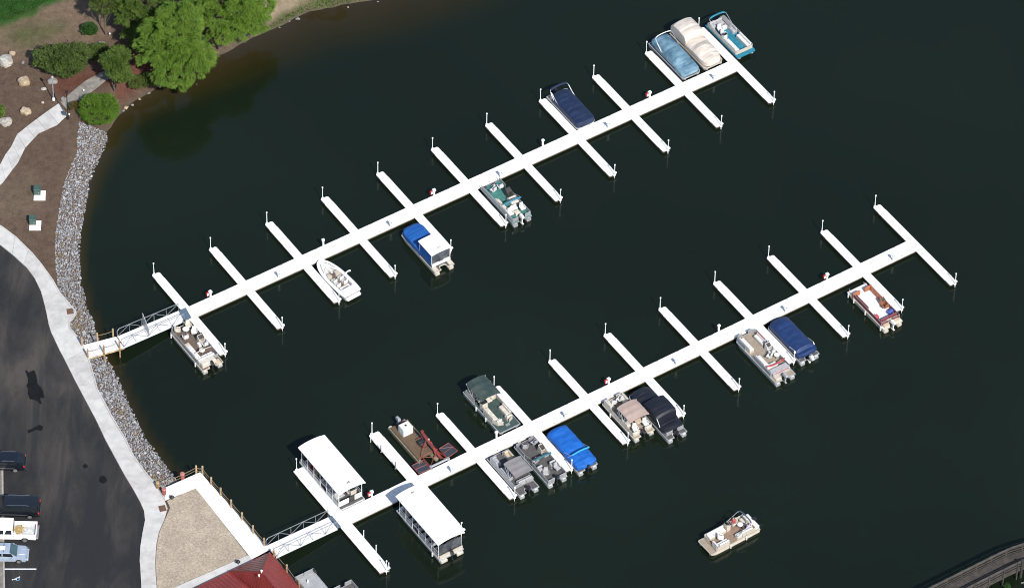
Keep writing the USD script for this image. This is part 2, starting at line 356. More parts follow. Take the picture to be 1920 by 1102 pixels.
paint((.052, .070, .022), zone([(10, 58), (60, 36), (125, 40), (130, 62), (60, 78), (5, 80)], 18) * .75)
paint((.13, .105, .070), zone([(450, -400), (1300, -400), (700, 20), (480, 80), (440, 110), (420, 60)], 14))
paint((.21, .165, .115), zone([(490, 60), (500, -60), (590, -60), (560, 20), (530, 40)], 10) * .85)
paint((.060, .085, .022), zone([(440, 110), (470, 70), (540, 20), (640, -10), (900, -200), (1000, -100), (705, 5), (545, 45), (455, 95)], 9) * .9)
paint((.040, .085, .016), zone([(585, -40), (700, -60), (640, 4), (600, 8)], 8))
wet = np.interp(signed(GP), [-3, .3, 1.6], [1, .75, 0])[:, None] * (uv[:, 1:2] < 250)
paint((.075, .060, .045), wet)
kq = np.arange(GX.size).reshape(GX.shape)
mb = MB(); mb.grid(np.dstack([GX, GY, GZ.reshape(GX.shape)]))
# keep only quads near or on land (the deep bed far out is never needed)
fv = mb.f[0]; keep = (signed(GP)[fv] > -40).any(1); mb.f[0] = fv[keep]
terr = solo('ground', mb, 'terrain', kind='structure', smooth=True)
UsdGeom.PrimvarsAPI(UsdGeom.Mesh(terr)).CreatePrimvar('tint', Sdf.ValueTypeNames.Color3fArray, 'vertex').Set(Vt.Vec3fArray.FromNumpy(tint.astype(np.float32)))

wx, wy = fine(-52, 62, 1.0, -700, 700), fine(-50, 56, 1.0, -700, 700)
WX, WY = np.meshgrid(wx, wy, indexing='ij'); WP = np.c_[WX.ravel(), WY.ravel()]
dW = -signed(WP); wuv = to_px(np.c_[WP, np.zeros(len(WP))])
reach = np.interp(wuv[:, 1], [0, 120, 250, 420, 900], [11.0, 8.5, 3.4, 1.2, 1.4])
sh = np.clip(1 - np.maximum(dW, 0) / reach, 0, 1) ** 1.5
mb = MB(); mb.grid(np.dstack([WX, WY, np.zeros_like(WX)]))
fv = mb.f[0]; mb.f[0] = fv[(dW[fv] > -5).any(1)]
wat = solo('water', mb, 'water', kind='structure')
UsdGeom.PrimvarsAPI(UsdGeom.Mesh(wat)).CreatePrimvar('shallow', Sdf.ValueTypeNames.FloatArray, 'vertex').Set(Vt.FloatArray.FromNumpy(sh.astype(np.float32)))

# ------------------------------------------------------------------ car park, promenade, plaza
OUT_IN = [((-70, 430), (-70, 402)), ((-30, 444), (-30, 412)), ((0, 458), (2, 425)), ((25, 478), (30, 446)), ((50, 501), (60, 476)), ((65, 521), (78, 498)), ((77, 546), (98, 526)), ((84, 572), (110, 548)), ((88, 590), (130, 572)), ((91, 606), (141, 585)),
    ((95, 620), (128, 602)), ((103, 637), (129, 615)), ((112, 656), (142, 630)), ((119, 669), (152, 645)), ((127, 685), (165, 674)), ((140, 711), (173, 701)), ((150, 730), (181, 730)), ((165, 758), (192, 750)), ((180, 786), (207, 779)), ((198, 824), (233, 822)),
    ((217, 859), (250, 857)), ((235, 892), (271, 885)), ((252, 920), (296, 916)), ((263, 940), (308, 936)), ((270, 956), (314, 952)), ((272, 974), (308, 973)), ((267, 999), (298, 995)), ((263, 1025), (293, 1020)), ((262, 1050), (291, 1050)),
    ((264, 1077), (292, 1077)), ((265, 1102), (294, 1102)), ((267, 1140), (296, 1140)), ((270, 1190), (299, 1190))]
ZP = 1.30
outer, inner = pxy([a for a, b in OUT_IN], ZP), pxy([b for a, b in OUT_IN], ZP)
def slabs(parent, A, B, z0, z1, step, mats, gap=.028, name='slab'):
    mid = (A + B) / 2; s = np.r_[0, np.cumsum(np.linalg.norm(np.diff(mid, axis=0), axis=1))]
    n = max(2, round(s[-1] / step)); rng = random.Random(5)
    for i in range(n):
        ss = np.array([s[-1] * i / n + gap / 2, *[x for x in s if s[-1] * i / n + .15 < x < s[-1] * (i + 1) / n - .15], s[-1] * (i + 1) / n - gap / 2])
        a = np.c_[np.interp(ss, s, A[:, 0]), np.interp(ss, s, A[:, 1])]; b = np.c_[np.interp(ss, s, B[:, 0]), np.interp(ss, s, B[:, 1])]
        pg = sg.Polygon(list(map(tuple, a)) + list(map(tuple, b[::-1]))).buffer(0)
        dz = rng.uniform(-.004, .004)
        part(parent, name, MB().prism(pg, z0, z1 + dz), rng.choice(mats))
mat('concrete_b', (.42, .41, .395), .85, .10, 1.1, .2, 20, col2=(.47, .46, .44))
mat('concrete_c', (.47, .465, .45), .85, .09, .8, .2, 20, col2=(.52, .51, .49))
CONC = ['concrete', 'concrete_b', 'concrete_c']
prom = UsdGeom.Xform.Define(stage, '/World/promenade'); tag(prom, kind='structure')
slabs(prom, outer, inner, 1.12, ZP, 2.3, CONC)
park = sg.Polygon(list(map(tuple, outer + (outer - inner) / np.linalg.norm(outer - inner, axis=1)[:, None] * .06)) + [(-40, -120), (-170, -120), (-170, -2)])
solo('car_park', MB().prism(park.buffer(0), 1.0, 1.19), 'asphalt', kind='structure')
ks = MB().prism(sg.Polygon(pxy([(-160, 872), (3.5, 876), (5, 985), (7, 1102), (9, 1200), (-160, 1200)], 1.3)), 1.0, 1.29)
solo('pavement', ks, 'concrete_old', kind='structure')
kp = sg.LineString(pxy([(4.3, 876), (5.8, 985), (7.8, 1102), (9.8, 1200)], 1.3)).buffer(.09, cap_style=2)
solo('kerb', MB().prism(kp, 1.0, 1.305), 'kerb_edge', kind='structure')
# retaining kerb along the promenade's water side
kin = sg.LineString(inner[:24]).buffer(.001)
ofs = inner[:24] + (inner[:24] - outer[:24]) / np.linalg.norm(inner[:24] - outer[:24], axis=1)[:, None] * .09
solo('kerb', MB().prism(sg.LineString(ofs).buffer(.07, cap_style=2), .9, 1.34), 'concrete_b', kind='structure')
# upper garden path
PL = [(-60, 352), (-20, 330), (0, 309), (10, 290), (21, 275), (32, 252), (57, 232), (87, 210), (111, 193.5)]
PR = [(-40, 385), (-10, 356), (6, 341), (20, 322), (34, 304), (47, 277), (72, 250), (107, 234), (126, 216)]
gp = UsdGeom.Xform.Define(stage, '/World/garden_path'); tag(gp, kind='structure')
slabs(gp, pxy(PL, 1.24), pxy(PR, 1.24), 1.1, 1.24, 1.7, CONC)
gp2 = UsdGeom.Xform.Define(stage, '/World/garden_path_001'); tag(gp2, kind='structure')
mat('path_grey', (.20, .185, .165), .9, .22, 1.5, .2, 20)
slabs(gp2, pxy([(113, 192), (135, 172), (160, 152), (185, 138), (215, 124)], 1.215), pxy([(124, 204), (152, 186), (178, 168), (200, 150), (228, 136)], 1.215), 1.1, 1.215, 1.9, ['path_grey'])
# gravel plaza with its concrete apron
grav = sg.Polygon(pxy([(319, 951), (313, 938), (366.2, 913.6), (464, 1039), (322, 1101), (322, 1190), (300, 1190), (297.5, 1140), (295, 1102), (293, 1077), (292, 1050), (294, 1020), (299.5, 995), (309.5, 973)], 1.27))
solo('gravel_plaza', MB().prism(grav, 1.0, 1.26), 'gravel', kind='structure')
apron = pxy([(465, 1040), (476, 1048.5), (360, 1103), (360, 1190), (324, 1190), (323.5, 1102)], 1.28)
solo('plaza_apron', MB().prism(sg.Polygon(apron), 1.0, 1.285), 'concrete_c', kind='structure')
# parking bay line and wheelchair symbol
ln = pxy([(-60, 1066), (68, 1066)], 1.2)
lx = MB().prism(sg.LineString(ln).buffer(.07, cap_style=2), 1.194, 1.198)
tag(solo('bay_line', lx, 'marking_white'), 'pale blue white painted line closing the parking bay below the silver car', 'road marking')
def flat(P, z=1.2): return sg.Polygon(pxy(P, z))
c0 = px(33, 1085, 1.2)
sym = thing('wheelchair_symbol', 'small pale wheelchair symbol painted on the dark asphalt near the bay line', 'road marking', (c0[0], c0[1], 1.198), math.radians(90))
KS = .55
wheel = sg.LineString([(.34 * math.cos(t), .34 * math.sin(t)) for t in np.linspace(math.radians(110), math.radians(395), 24)]).buffer(.06)
body = so.unary_union([sg.LineString([(-.12, .75), (-.05, .2), (.32, .16), (.5, -.32), (.66, -.26)]).buffer(.065), sg.Point(-.13, .93).buffer(.13), sg.LineString([(-.09, .5), (.25, .46)]).buffer(.055)])
part(sym, 'wheel_mark', MB().prism(shapely.affinity.scale(wheel.difference(body), KS, KS, origin=(0, 0)), -.003, .004), 'marking_blue'); part(sym, 'figure_mark', MB().prism(shapely.affinity.scale(body, KS, KS, origin=(0, 0)), -.003, .005), 'marking_white')
# dark wet stains on the asphalt
rng = np.random.default_rng(3)
def stain(P, label, amp=.08):
    pg = flat(P).buffer(-.06).buffer(.16).buffer(-.06); c = np.array(pg.exterior.segmentize(.05).coords)
    n = meshkit.fbm(np.c_[c * 3.2, np.zeros(len(c))], 4, 7)[:, None] - .5
    c = c + (c - c.mean(0)) / (np.linalg.norm(c - c.mean(0), axis=1)[:, None] + 1e-6) * n * amp * 4
    tag(solo('oil_stain', MB().prism(sg.Polygon(c).buffer(0), 1.192, 1.195), 'stain'), label, 'stain')
stain([(46, 688), (52, 697), (64, 695), (68, 705), (70, 720), (80, 730), (83, 745), (72, 744), (74, 746), (79, 760), (76, 757), (70, 751), (56, 748), (52, 738), (51, 722), (53, 710)], 'large black wet stain with pointed tail on the asphalt beside the promenade')
stain([(52, 806), (58, 805), (68, 800), (74, 796), (80, 801), (78, 807), (71, 805), (60, 808), (54, 811)], 'small dark stain with a tail on the asphalt below the largest stain')
stain([(156, 872), (161, 869), (164, 874), (160, 877), (156, 876)], 'tiny round dark stain on the asphalt near the kerb', .03)
stain([(186, 899), (188, 893), (192, 890), (197, 893), (201, 898), (198, 904), (192, 906), (187, 903)], 'roundish black stain on the asphalt close to the promenade bend', .05)
for u, v, s_, lab in ((131.5, 583.5, 0, 'rusty square cover plate set in the promenade bulge by the upper pier'), (304.5, 952.5, .1, 'rusty square cover plate set in the promenade by the gravel plaza')):
    a = px(u, v, ZP)
    t = thing('cover_plate', lab, 'cover plate', (a[0], a[1], ZP), s_ + .2)
    part(t, 'plate', MB().box(0, 0, .012, .62, .72, .02), 'manhole'); part(t, 'frame', MB().prism(sg.box(-.36, -.41, .36, .41).difference(sg.box(-.315, -.365, .315, .365)), -.01, .016), 'rust_red')

# ------------------------------------------------------------------ riprap bank
INNER = [(150, 231), (147, 256), (147, 281), (139, 303), (129, 323), (121, 348), (116, 376), (111, 406), (107, 431), (105, 461), (107, 496), (110, 526), (112, 550), (131, 573), (142, 585), (130, 601), (130, 614), (142, 629), (154, 644), (166, 674), (175, 701), (182, 729), (199, 761), (217, 791), (235, 819), (252, 850), (272, 882), (297, 912), (308, 914), (332, 899)]
bank = sg.Polygon(list(map(tuple, pxy(INNER, 1.2))) + list(map(tuple, shore_w[17:45][::-1]))).buffer(.12)
rng = np.random.default_rng(11)
def stone_mesh(seed, flatness=.75, n=9):
    r = np.random.default_rng(seed); p = r.normal(size=(n + 5, 3)); p /= np.linalg.norm(p, axis=1)[:, None]
    m = trimesh.convex.convex_hull(p * r.uniform(.8, 1.1, (n + 5, 1)) * [1, .8, flatness] * .5); return m
x0, y0, x1, y1 = bank.bounds
pts = rng.uniform((x0, y0), (x1, y1), (120000, 2)); pts = pts[shapely.contains_xy(bank, pts[:, 0], pts[:, 1])]
def thin(P, r, n):
    keep, tree = [], {}
    for p in P:
        k = tuple((p // r).astype(int))
        if all(np.hypot(*(p - q)) > r for i in (-1, 0, 1) for j in (-1, 0, 1) for q in tree.get((k[0] + i, k[1] + j), ())):
            keep.append(p); tree.setdefault(k, []).append(p)
            if len(keep) >= n: break
    return np.array(keep)
big = thin(pts, .62, 300); small = thin(pts[::-1], .145, 26000)
small = small[cKDTree(big).query(small)[0] > .13]
zb, zs = ground_z(big), ground_z(small)
for i, (p, z) in enumerate(zip(big, zb)):
    m = stone_mesh(100 + i); s = rng.uniform(.30, .48); a = rng.uniform(0, 6.28)
    R = trimesh.transformations.euler_matrix(rng.uniform(-.5, .5), rng.uniform(-.5, .5), a)[:3, :3]
    solo('riprap_stone', MB().add(m.vertices @ R.T * s + [p[0], p[1], z + .10], m.faces), f'riprap_{rng.choice(5, p=[.24, .24, .14, .30, .08])}',
         'angular pale grey stone in the rubble bank between promenade and water', 'stone', 'larger stones of the rubble bank')
pi = UsdGeom.PointInstancer.Define(stage, '/World/riprap'); tag(pi, kind='stuff')
targets = []
for k in range(10):
    m = stone_mesh(900 + k); q = usdkit.mesh(stage, f'/World/riprap/stone_{k:03d}', (m.vertices, m.faces), MAT[f'riprap_{[0, 1, 2, 3, 4, 0, 1, 3, 3, 2][k]}']); targets.append(q.GetPath())
pi.CreatePrototypesRel().SetTargets(targets)
N = len(small); q = rng.normal(size=(N, 4)) * [1, .35, .35, 1]; q /= np.linalg.norm(q, axis=1)[:, None]
sc = rng.uniform(.15, .31, N)
pidx = rng.choice(10, N, p=[.13, .13, .09, .09, .035, .13, .13, .10, .10, .065])
silt = np.zeros(N, bool)
for u, v, rr in ((148, 588, 1.0), (147, 612, .9), (292, 897, 1.0), (228, 770, .8), (112, 480, .7)): silt |= np.hypot(*(small - px(u, v, .8)[:2]).T) < rr * rng.uniform(.4, 1.2, N)
pidx[silt] = 4
pi.CreateProtoIndicesAttr(Vt.IntArray.FromNumpy(pidx.astype(np.int32)))
pi.CreatePositionsAttr(Vt.Vec3fArray.FromNumpy(np.c_[small, zs + .03].astype(np.float32)))
pi.CreateOrientationsAttr(Vt.QuathArray([Gf.Quath(*map(float, w)) for w in q]))
pi.CreateScalesAttr(Vt.Vec3fArray.FromNumpy(np.repeat(sc[:, None], 3, 1).astype(np.float32)))
# loose stones along the natural bank to the upper left
for i, (u, v, s) in enumerate(((237, 202, .7), (232, 208, .4), (248, 197, .4), (262, 186, .45), (279, 175, .5), (300, 163, .4), (312, 157, .5), (558, 36, .6), (524, 52, .3), (653, 14, .35), (543, 41, .3), (708, 4, .35))):
    p = px(u, v, .25); m = stone_mesh(700 + i, .6)
    solo('bank_stone', MB().add(m.vertices * s + p, m.faces), 'boulder_grey' if i % 3 else 'boulder', 'small pale stone at the waterline of the natural bank', 'stone', 'stones along the wooded bank')

# ------------------------------------------------------------------ floating docks
DK = 0.5
D0 = dict(o=(-34.7406, -3.9330), a=.60019, ts=[7.2 * k for k in range(11)], hw=[.503] * 11, Lb=[7.06] * 11, Lf=[7.13] * 11, wk=.865, wk1=.865, word='upper')
D1 = dict(o=(-5.5356, -25.1129), a=.60289, ts=[-14.219, -4.815, 2.534, 9.724, 16.897, 24.067, 31.243, 38.461, 45.628, 52.84, 60.034], hw=[.653] * 2 + [.503] * 9, Lb=[8.46] * 2 + [7.06] * 9, Lf=[8.42, 8.2] + [7.13] * 9, wk=.865, wk1=.968, word='lower')
def dpt(D, t, s, z=0.0):
    c, q = math.cos(D['a']), math.sin(D['a'])
    return np.array([D['o'][0] + c * t - q * s, D['o'][1] + q * t + c * s, z])
ORD = ['first', 'second', 'third', 'fourth', 'fifth', 'sixth', 'seventh', 'eighth', 'ninth', 'tenth', 'eleventh']
def deck_boards(mb, x0, x1, y0, y1, z):
    mb.box((x0 + x1) / 2, (y0 + y1) / 2, z - .03, x1 - x0, y1 - y0, .06, ch=.012)
def fascia(mb, x0, x1, y0, y1, along_x):
    for s in (0, 1):
        if along_x: mb.box((x0 + x1) / 2, (y0 + .03, y1 - .03)[s], DK - .17, x1 - x0, .05, .20)
        else: mb.box((x0 + .03, x1 - .03)[s], (y0 + y1) / 2, DK - .17, .05, y1 - y0, .20)
def rub(mb, x0, x1, y0, y1, along_x):
    for s in (0, 1):
        if along_x: mb.box((x0 + x1) / 2, (y0 + .0, y1 - .0)[s], DK - .10, x1 - x0, .05, .05)
        else: mb.box((x0 + .0, x1 - .0)[s], (y0 + y1) / 2, DK - .10, .05, y1 - y0, .05)
for D in (D0, D1):
    root = thing('floating_dock', f'long white floating dock with eleven pairs of finger piers, the {D["word"]} of the two', 'dock', (*D['o'], 0), D['a'])
    D['root'] = root
    ts, hw = D['ts'], D['hw']
    # walkway in bays between the fingers, then the crossing plates and fingers
    for k in range(11):
        t, h = ts[k], hw[k]; w = D['wk1'] if k == 0 else D['wk']; g = .008
        cr = MB(); deck_boards(cr, t - h, t + h, -w, w, DK); part(root, 'crossing_deck', cr, 'deck_white')
        if k < 10:
            wb = D['wk1'] if k == 0 else D['wk']
            x0, x1 = t + h + g, ts[k + 1] - hw[k + 1] - g; n = 3
            for j in range(n):
                a, b = x0 + (x1 - x0) * j / n + g / 2, x0 + (x1 - x0) * (j + 1) / n - g / 2
                m = MB(); deck_boards(m, a, b, -wb, wb, DK); p = part(root, 'walkway_deck', m, 'deck_white')
            m = MB(); fascia(m, x0 - .02, x1 + .02, -wb, wb, True); p = part(root, 'walkway_frame', m, 'dock_fascia')
            m = MB(); rub(m, x0, x1, -wb, wb, True); part(p, 'rub_rail', m, 'rub_rail')
            m = MB()
            for j in range(3): m.box(x0 + (x1 - x0) * (j + .5) / 3, 0, .1, (x1 - x0) / 3 - .5, 2 * wb - .35, .36)
            part(p, 'float', m, 'float_black')
            for sgn in (-1, 1):                                     # mooring cleats along the edge
                for fr in (.28, .72):
                    xx = x0 + (x1 - x0) * fr
                    m = MB(); m.tube([(xx - .14, sgn * (wb - .12), DK + .07), (xx - .06, sgn * (wb - .12), DK + .055), (xx + .06, sgn * (wb - .12), DK + .055), (xx + .14, sgn * (wb - .12), DK + .07)], .022, 5); m.box(xx, sgn * (wb - .12), DK + .025, .10, .06, .05)
                    part(root, 'cleat', m, 'galvanised')
        for sgn, L in ((1, D['Lb'][k]), (-1, D['Lf'][k])):
            y0, y1 = (w + g, L) if sgn > 0 else (-L, -w - g)
            ye = y1 - 1.0 if sgn > 0 else y0 + 1.0
            m = MB()
            if sgn > 0: deck_boards(m, t - h, t + h, y0, ye - g, DK)
            else: deck_boards(m, t - h, t + h, ye + g, y1, DK)
            f = part(root, 'finger', m, 'deck_white')
            ch = .14; a, b = (ye, y1) if sgn > 0 else (y0, ye)
            hh = h - .035
            P = [(t - hh, a), (t + hh, a), (t + hh, b - ch), (t + hh - ch, b), (t - hh + ch * .4, b), (t - hh, b - ch * .4)] if sgn > 0 else [(t - hh, b), (t - hh, a + ch * .4), (t - hh + ch, a), (t + hh - ch * .3, a), (t + hh, a + ch), (t + hh, b)]
            part(f, 'finger_tip', MB().prism(P, DK - .06, DK - .002), 'deck_white')
            m = MB(); fascia(m, t - hh, t + hh, y0 + .05, y1 - .1, False); m.box(t, (y1 - .05) if sgn > 0 else (y0 + .05), DK - .17, 2 * hh - .2, .05, .2); part(f, 'finger_frame', m, 'dock_fascia')
            m = MB(); 
            for j in range(2): m.box(t, y0 + (y1 - y0) * (j + .5) / 2, .1, 2 * hh - .16, (y1 - y0) / 2 - .7, .36)
            part(f, 'float', m, 'float_black')
            m = MB(); tipy = y1 if sgn > 0 else y0
            m.box(t + (.12 if sgn < 0 else -.14), tipy + sgn * .07, DK - .08, .26, .18, .12)
            if sgn < 0: m.box(t + hh - .06, tipy + .12, DK + .06, .2, .24, .16, ch=.03)
            part(f, 'pile_bracket', m, 'white_paint')
# mooring poles standing in the lake at the finger tips
pp = proto('mooring_pole_shape')
part(pp, 'shaft', MB().tube([(0, 0, -2.6), (0, 0, 2.0)], .042, 8), 'pole_white', 40)
part(pp, 'cap', MB().lathe([(0, 1.98), (.085, 2.0), (.095, 2.06), (.06, 2.13), (0, 2.15)], 8), 'white_paint', 40)
hidden = {(0, 10, 1)}
for di, D in enumerate((D0, D1)):
    for k in range(11):
        for sgn, L in ((1, D['Lb'][k]), (-1, D['Lf'][k])):
            side = 'far' if sgn > 0 else 'near'
            p = dpt(D, D['ts'][k] + (.12 if sgn < 0 else -.14), sgn * (L + .10))
            copy_of(pp.GetPath(), 'mooring_pole', f'thin white mooring pole at the tip of the {ORD[k]} {side}-side finger, {D["word"]} dock', 'pole', p, D['a'])
for D, t, s, lab in ((D1, -14.219 + .72, -3.2, 'short white post on the right edge of the first near-side finger, inner one'), (D1, -14.219 + .72, -5.6, 'short white post on the right edge of the first near-side finger, outer one'),
                     (D1, -4.815 - .72, 7.9, 'short white post beside the tip pole of the finger left of the work barge'), (D1, -14.219 + .5, -8.35, 'short white post beside the tip pole of the first near-side finger of the lower dock')):
    p = dpt(D, t, s); x = thing('short_post', lab, 'post', p); part(x, 'shaft', MB().tube([(0, 0, -2), (0, 0, 1.35)], .045, 7), 'pole_white', 40); part(x, 'cap', MB().sphere((0, 0, 1.37), .06), 'white_paint', True)
for s, lab in ((5.9, 'dark steel pile on the left edge of the finger left of the barge, outer'), (3.1, 'dark steel pile on the left edge of the finger left of the barge, inner')):
    p = dpt(D1, -4.815 - .73, s); x = thing('steel_pile', lab, 'pile', p); part(x, 'shaft', MB().tube([(0, 0, -2), (0, 0, 1.35)], .055, 7), 'lamp_black', 40); part(x, 'clamp', MB().box(.05, 0, .4, .2, .2, .08), 'galvanised')
# pedestals on the walkway edges
ps = proto('power_pedestal_shape')
part(ps, 'post', MB().box(0, 0, .35, .17, .15, .70, taper=.9), 'white_paint'); part(ps, 'head', MB().box(0, 0, .82, .30, .24, .26, ch=.06), 'white_paint'); part(ps, 'outlet_cover', MB().box(0, .125, .80, .20, .02, .14), 'galvanised')
lr = proto('life_ring_station_shape')
part(lr, 'post', MB().box(0, 0, .30, .18, .16, .60), 'white_paint')
part(lr, 'head', MB().box(0, 0, .76, .34, .30, .34, ch=.10), 'white_paint')
part(lr, 'extinguisher_box', MB().box(-.34, .02, .52, .26, .24, .44, ch=.06), 'bright_red'); part(lr, 'box_door', MB().box(-.34, -.105, .52, .19, .02, .32), 'white_paint')
for D in (D0, D1):
    ts, hw = D['ts'], D['hw']
    for b in range(10):
        mid = (ts[b] + hw[b] + ts[b + 1] - hw[b + 1]) / 2
        if b % 2 == 0:
            t = {(0, 'lower'): mid - .25}.get((b, D['word']), mid - .35)
            wb = D['wk1'] if b == 0 else D['wk']
            red = b in (0, 4, 8)
            p = dpt(D, t, wb + .10, DK - .05)
            lab = f'white pedestal {"with red box" if red else "without red box"}, far edge of the {D["word"]} dock, {ORD[b]} bay'
            copy_of((lr if red else ps).GetPath(), 'dock_station' if red else 'power_pedestal', lab, 'pedestal', p, D['a'])
        else:
            p = dpt(D, mid + .1, -(D['wk'] - .12), DK)
            copy_of(ps.GetPath(), 'power_pedestal', f'white power pedestal, near edge of the {D["word"]} dock, {ORD[b]} bay from shore', 'pedestal', p, D['a'] + math.pi)

# ------------------------------------------------------------------ landings, gangways, boardwalk
def post_mesh(h, r=.09, low=-.4): return MB().tube([(0, 0, low), (0, 0, h)], r, 8)
p1 = pxy([(152.4, 647.3), (217.9, 630.8), (232.6, 650.8), (164.8, 670.3)], 1.33)
lan = thing('landing', 'white timber landing with wooden posts between the promenade and the upper gangway', 'pier')
A, B, C_, D_ = p1
for j in range(5):                                                    # deck boards in five bays
    a, b, c, d = A + (B - A) * (j / 5 + .004), A + (B - A) * ((j + 1) / 5 - .004), D_ + (C_ - D_) * ((j + 1) / 5 - .004), D_ + (C_ - D_) * (j / 5 + .004)
    part(lan, 'deck_section', MB().prism([a, b, c, d], 1.25, 1.33), 'deck_white')
m = MB()
for a, b in ((A, B), (D_, C_), (B, C_)): m.tube([(*a, 1.13), (*b, 1.13)], .10, 4)
part(lan, 'beam', m, 'post_wood')
posts1 = [((153.6, 646.7), 'far', 'first'), ((182.7, 638.8), 'far', 'second'), ((212.2, 630.8), 'far', 'third'), ((164.8, 669), 'near', 'first'), ((195, 662), 'near', 'second'), ((224.4, 653.5), 'near', 'third')]
mat('post_brown', (.17, .085, .04), .75, .25, 4, col2=(.42, .27, .12))
W1 = []
for (q, side, o) in posts1:
    p = px(*q, 1.33); W1.append(p)
    r = part(lan, 'post', MB().tube([(p[0], p[1], -1.2), (p[0], p[1], 2.5)], .10, 8), 'post_wood' if side == 'far' else 'post_brown', 40)
    part(r, 'post_cap', MB().lathe([(0, 2.56), (.10, 2.53), (.11, 2.5), (0, 2.5)], 8, (p[0], p[1], 0)), 'post_wood')
def sag(a, b, za, zb, r=.022, n=7, d=.12):
    t = np.linspace(0, 1, n)[:, None]; P = np.r_[a[:2], za] * (1 - t) + np.r_[b[:2], zb] * t; P[:, 2] -= d * 4 * (t * (1 - t))[:, 0]; return P
m = MB()
for i, j in ((1, 2), (3, 4), (4, 5)): m.tube(sag(W1[i], W1[j], 2.2, 2.2), .025, 5)
part(lan, 'rope', m, 'rope')

def gangway(label, bl, br, fl, fr, z0, z1, gate=None):
    """aluminium truss gangway: its far and near deck edges given by pixel at either end"""
    a, b = px(*bl, z0), px(*br, z1); c, d = px(*fl, z0), px(*fr, z1)
    g = thing('gangway', label, 'gangway', (0, 0, 0))
    T = lambda k, t: (a * (1 - t) + b * t) if k else (c * (1 - t) + d * t)
    n = 5; H = 1.1
    for j in range(n):
        q = [T(1, j / n + .002), T(1, (j + 1) / n - .002), T(0, (j + 1) / n - .002), T(0, j / n + .002)]
        v = np.array(q + [x - [0, 0, .06] for x in q])
        part(g, 'deck_panel', MB().hull(v), 'deck_white')
    m = MB()
    for k in (0, 1): m.tube([T(k, 0) - [0, 0, .12], T(k, 1) - [0, 0, .12]], .07, 4)
    part(g, 'stringer', m, 'aluminium')
    for k in (1, 0):
        m = MB(); up = np.array([0, 0, H])
        m.tube([T(k, .0), T(k, .0) + up * .75, T(k, .035) + up, T(k, .5) + up, T(k, 1) + up], .035, 6)
        r = part(g, 'handrail', m, 'rail_alu', 40)
        for j in range(1, n + 1): part(r, 'upright', MB().tube([T(k, j / n), T(k, j / n) + up], .026, 5), 'rail_alu')
        m = MB()
        for j in range(n):
            if j % 2 == 0: m.tube([T(k, j / n) + [0, 0, .03], T(k, (j + 1) / n) + up * .98], .026, 5)
            else: m.tube([T(k, j / n) + up * .98, T(k, (j + 1) / n) + [0, 0, .03]], .026, 5)
        part(r, 'diagonal', m, 'rail_alu')
    v = [T(1, 1.0) + [0, 0, .01], T(0, 1.0) + [0, 0, .01]]; e = (b - a) / np.linalg.norm(b - a) * (.95 if gate else .5)
    w = [x + e * [1, 1, 0] for x in v]
    for x in w: x[2] = DK + .02
    q = np.array(v + w); part(g, 'hinge_plate', MB().hull(np.vstack([q, q + [0, 0, .02]])), 'plate_blue')
    if gate:
        u, vv = T(1, gate), T(0, gate); m = MB()
        m.tube([u, u + [0, 0, 1.9], vv + [0, 0, 1.0], vv], .03, 5); fr_ = part(g, 'gate_frame', m, 'aluminium')
        q = np.array([u + [0, 0, .1], u + [0, 0, 1.8], vv + [0, 0, .95], vv + [0, 0, .1]]); part(fr_, 'gate_panel', MB().hull(np.vstack([q, q + (b - a) * .003])), 'alu_panel')
gangway('aluminium truss gangway with a gate from the timber landing to the upper dock', (220, 630.5), (334.7, 582.4), (232.5, 650.5), (345.3, 601.3), 1.36, .62, .42)
gangway('aluminium truss gangway beside the red roof leading to the lower dock', (498.8, 1022.8), (615.2, 969), (517.6, 1044.1), (632.7, 990.3), 1.38, .62)

bw = thing('boardwalk', 'white L-shaped boardwalk with wooden posts around the gravel plaza', 'boardwalk')
ZB = 1.34
o_ = pxy([(307.2, 914.5), (375.3, 884.5), (505.5, 1029)], ZB); i_ = pxy([(309.5, 937), (366.2, 913.6), (472.4, 1047.5)], ZB)
def cut(Aa, Bb, Cc, Dd, n):
    for j in range(n):
        f0, f1 = j / n + .0015, (j + 1) / n - .0015
        yield [Aa + (Bb - Aa) * f0, Aa + (Bb - Aa) * f1, Dd + (Cc - Dd) * f1, Dd + (Cc - Dd) * f0]
for pg in list(cut(o_[0], o_[1], i_[1], i_[0], 5)) + list(cut(o_[1], o_[2], i_[2], i_[1], 12)): part(bw, 'deck_section', MB().prism(pg, ZB - .08, ZB), 'deck_white')
m = MB()
for a, b in ((o_[0], o_[1]), (o_[1], o_[2])): m.tube([(*a, ZB - .2), (*b, ZB - .2)], .11, 4)
for f in np.linspace(.02, .98, 8):
    q = o_[1] + (o_[2] - o_[1]) * f; m.tube([(*q, -2), (*q, ZB - .1)], .09, 6)
part(bw, 'beam', m, 'dock_fascia')
bp = [(368, 886.5), (379.8, 887.5), (396.2, 908.1), (414, 928), (433.6, 950.5), (454, 974), (474.6, 998.5), (495.3, 1022.3)]
BW = [px(u, v, ZB) for u, v in bp]
for p in BW:
    r = part(bw, 'post', MB().tube([(p[0], p[1], -1.5), (p[0], p[1], ZB + 1.1)], .105, 8), 'post_wood', 40)
    part(r, 'post_cap', MB().lathe([(0, ZB + 1.2), (.10, ZB + 1.16), (.125, ZB + 1.1), (0, ZB + 1.1)], 8, (p[0], p[1], 0)), 'post_wood')
m = MB()
q0 = px(307, 914, ZB)
for a, b in [(q0, BW[0])] + list(zip(BW[:-1], BW[1:])): m.tube(sag(a, b, ZB + .85, ZB + .85), .028, 5); m.tube(sag(a, b, ZB + .45, ZB + .45), .02, 5)
part(bw, 'rope', m, 'rope')
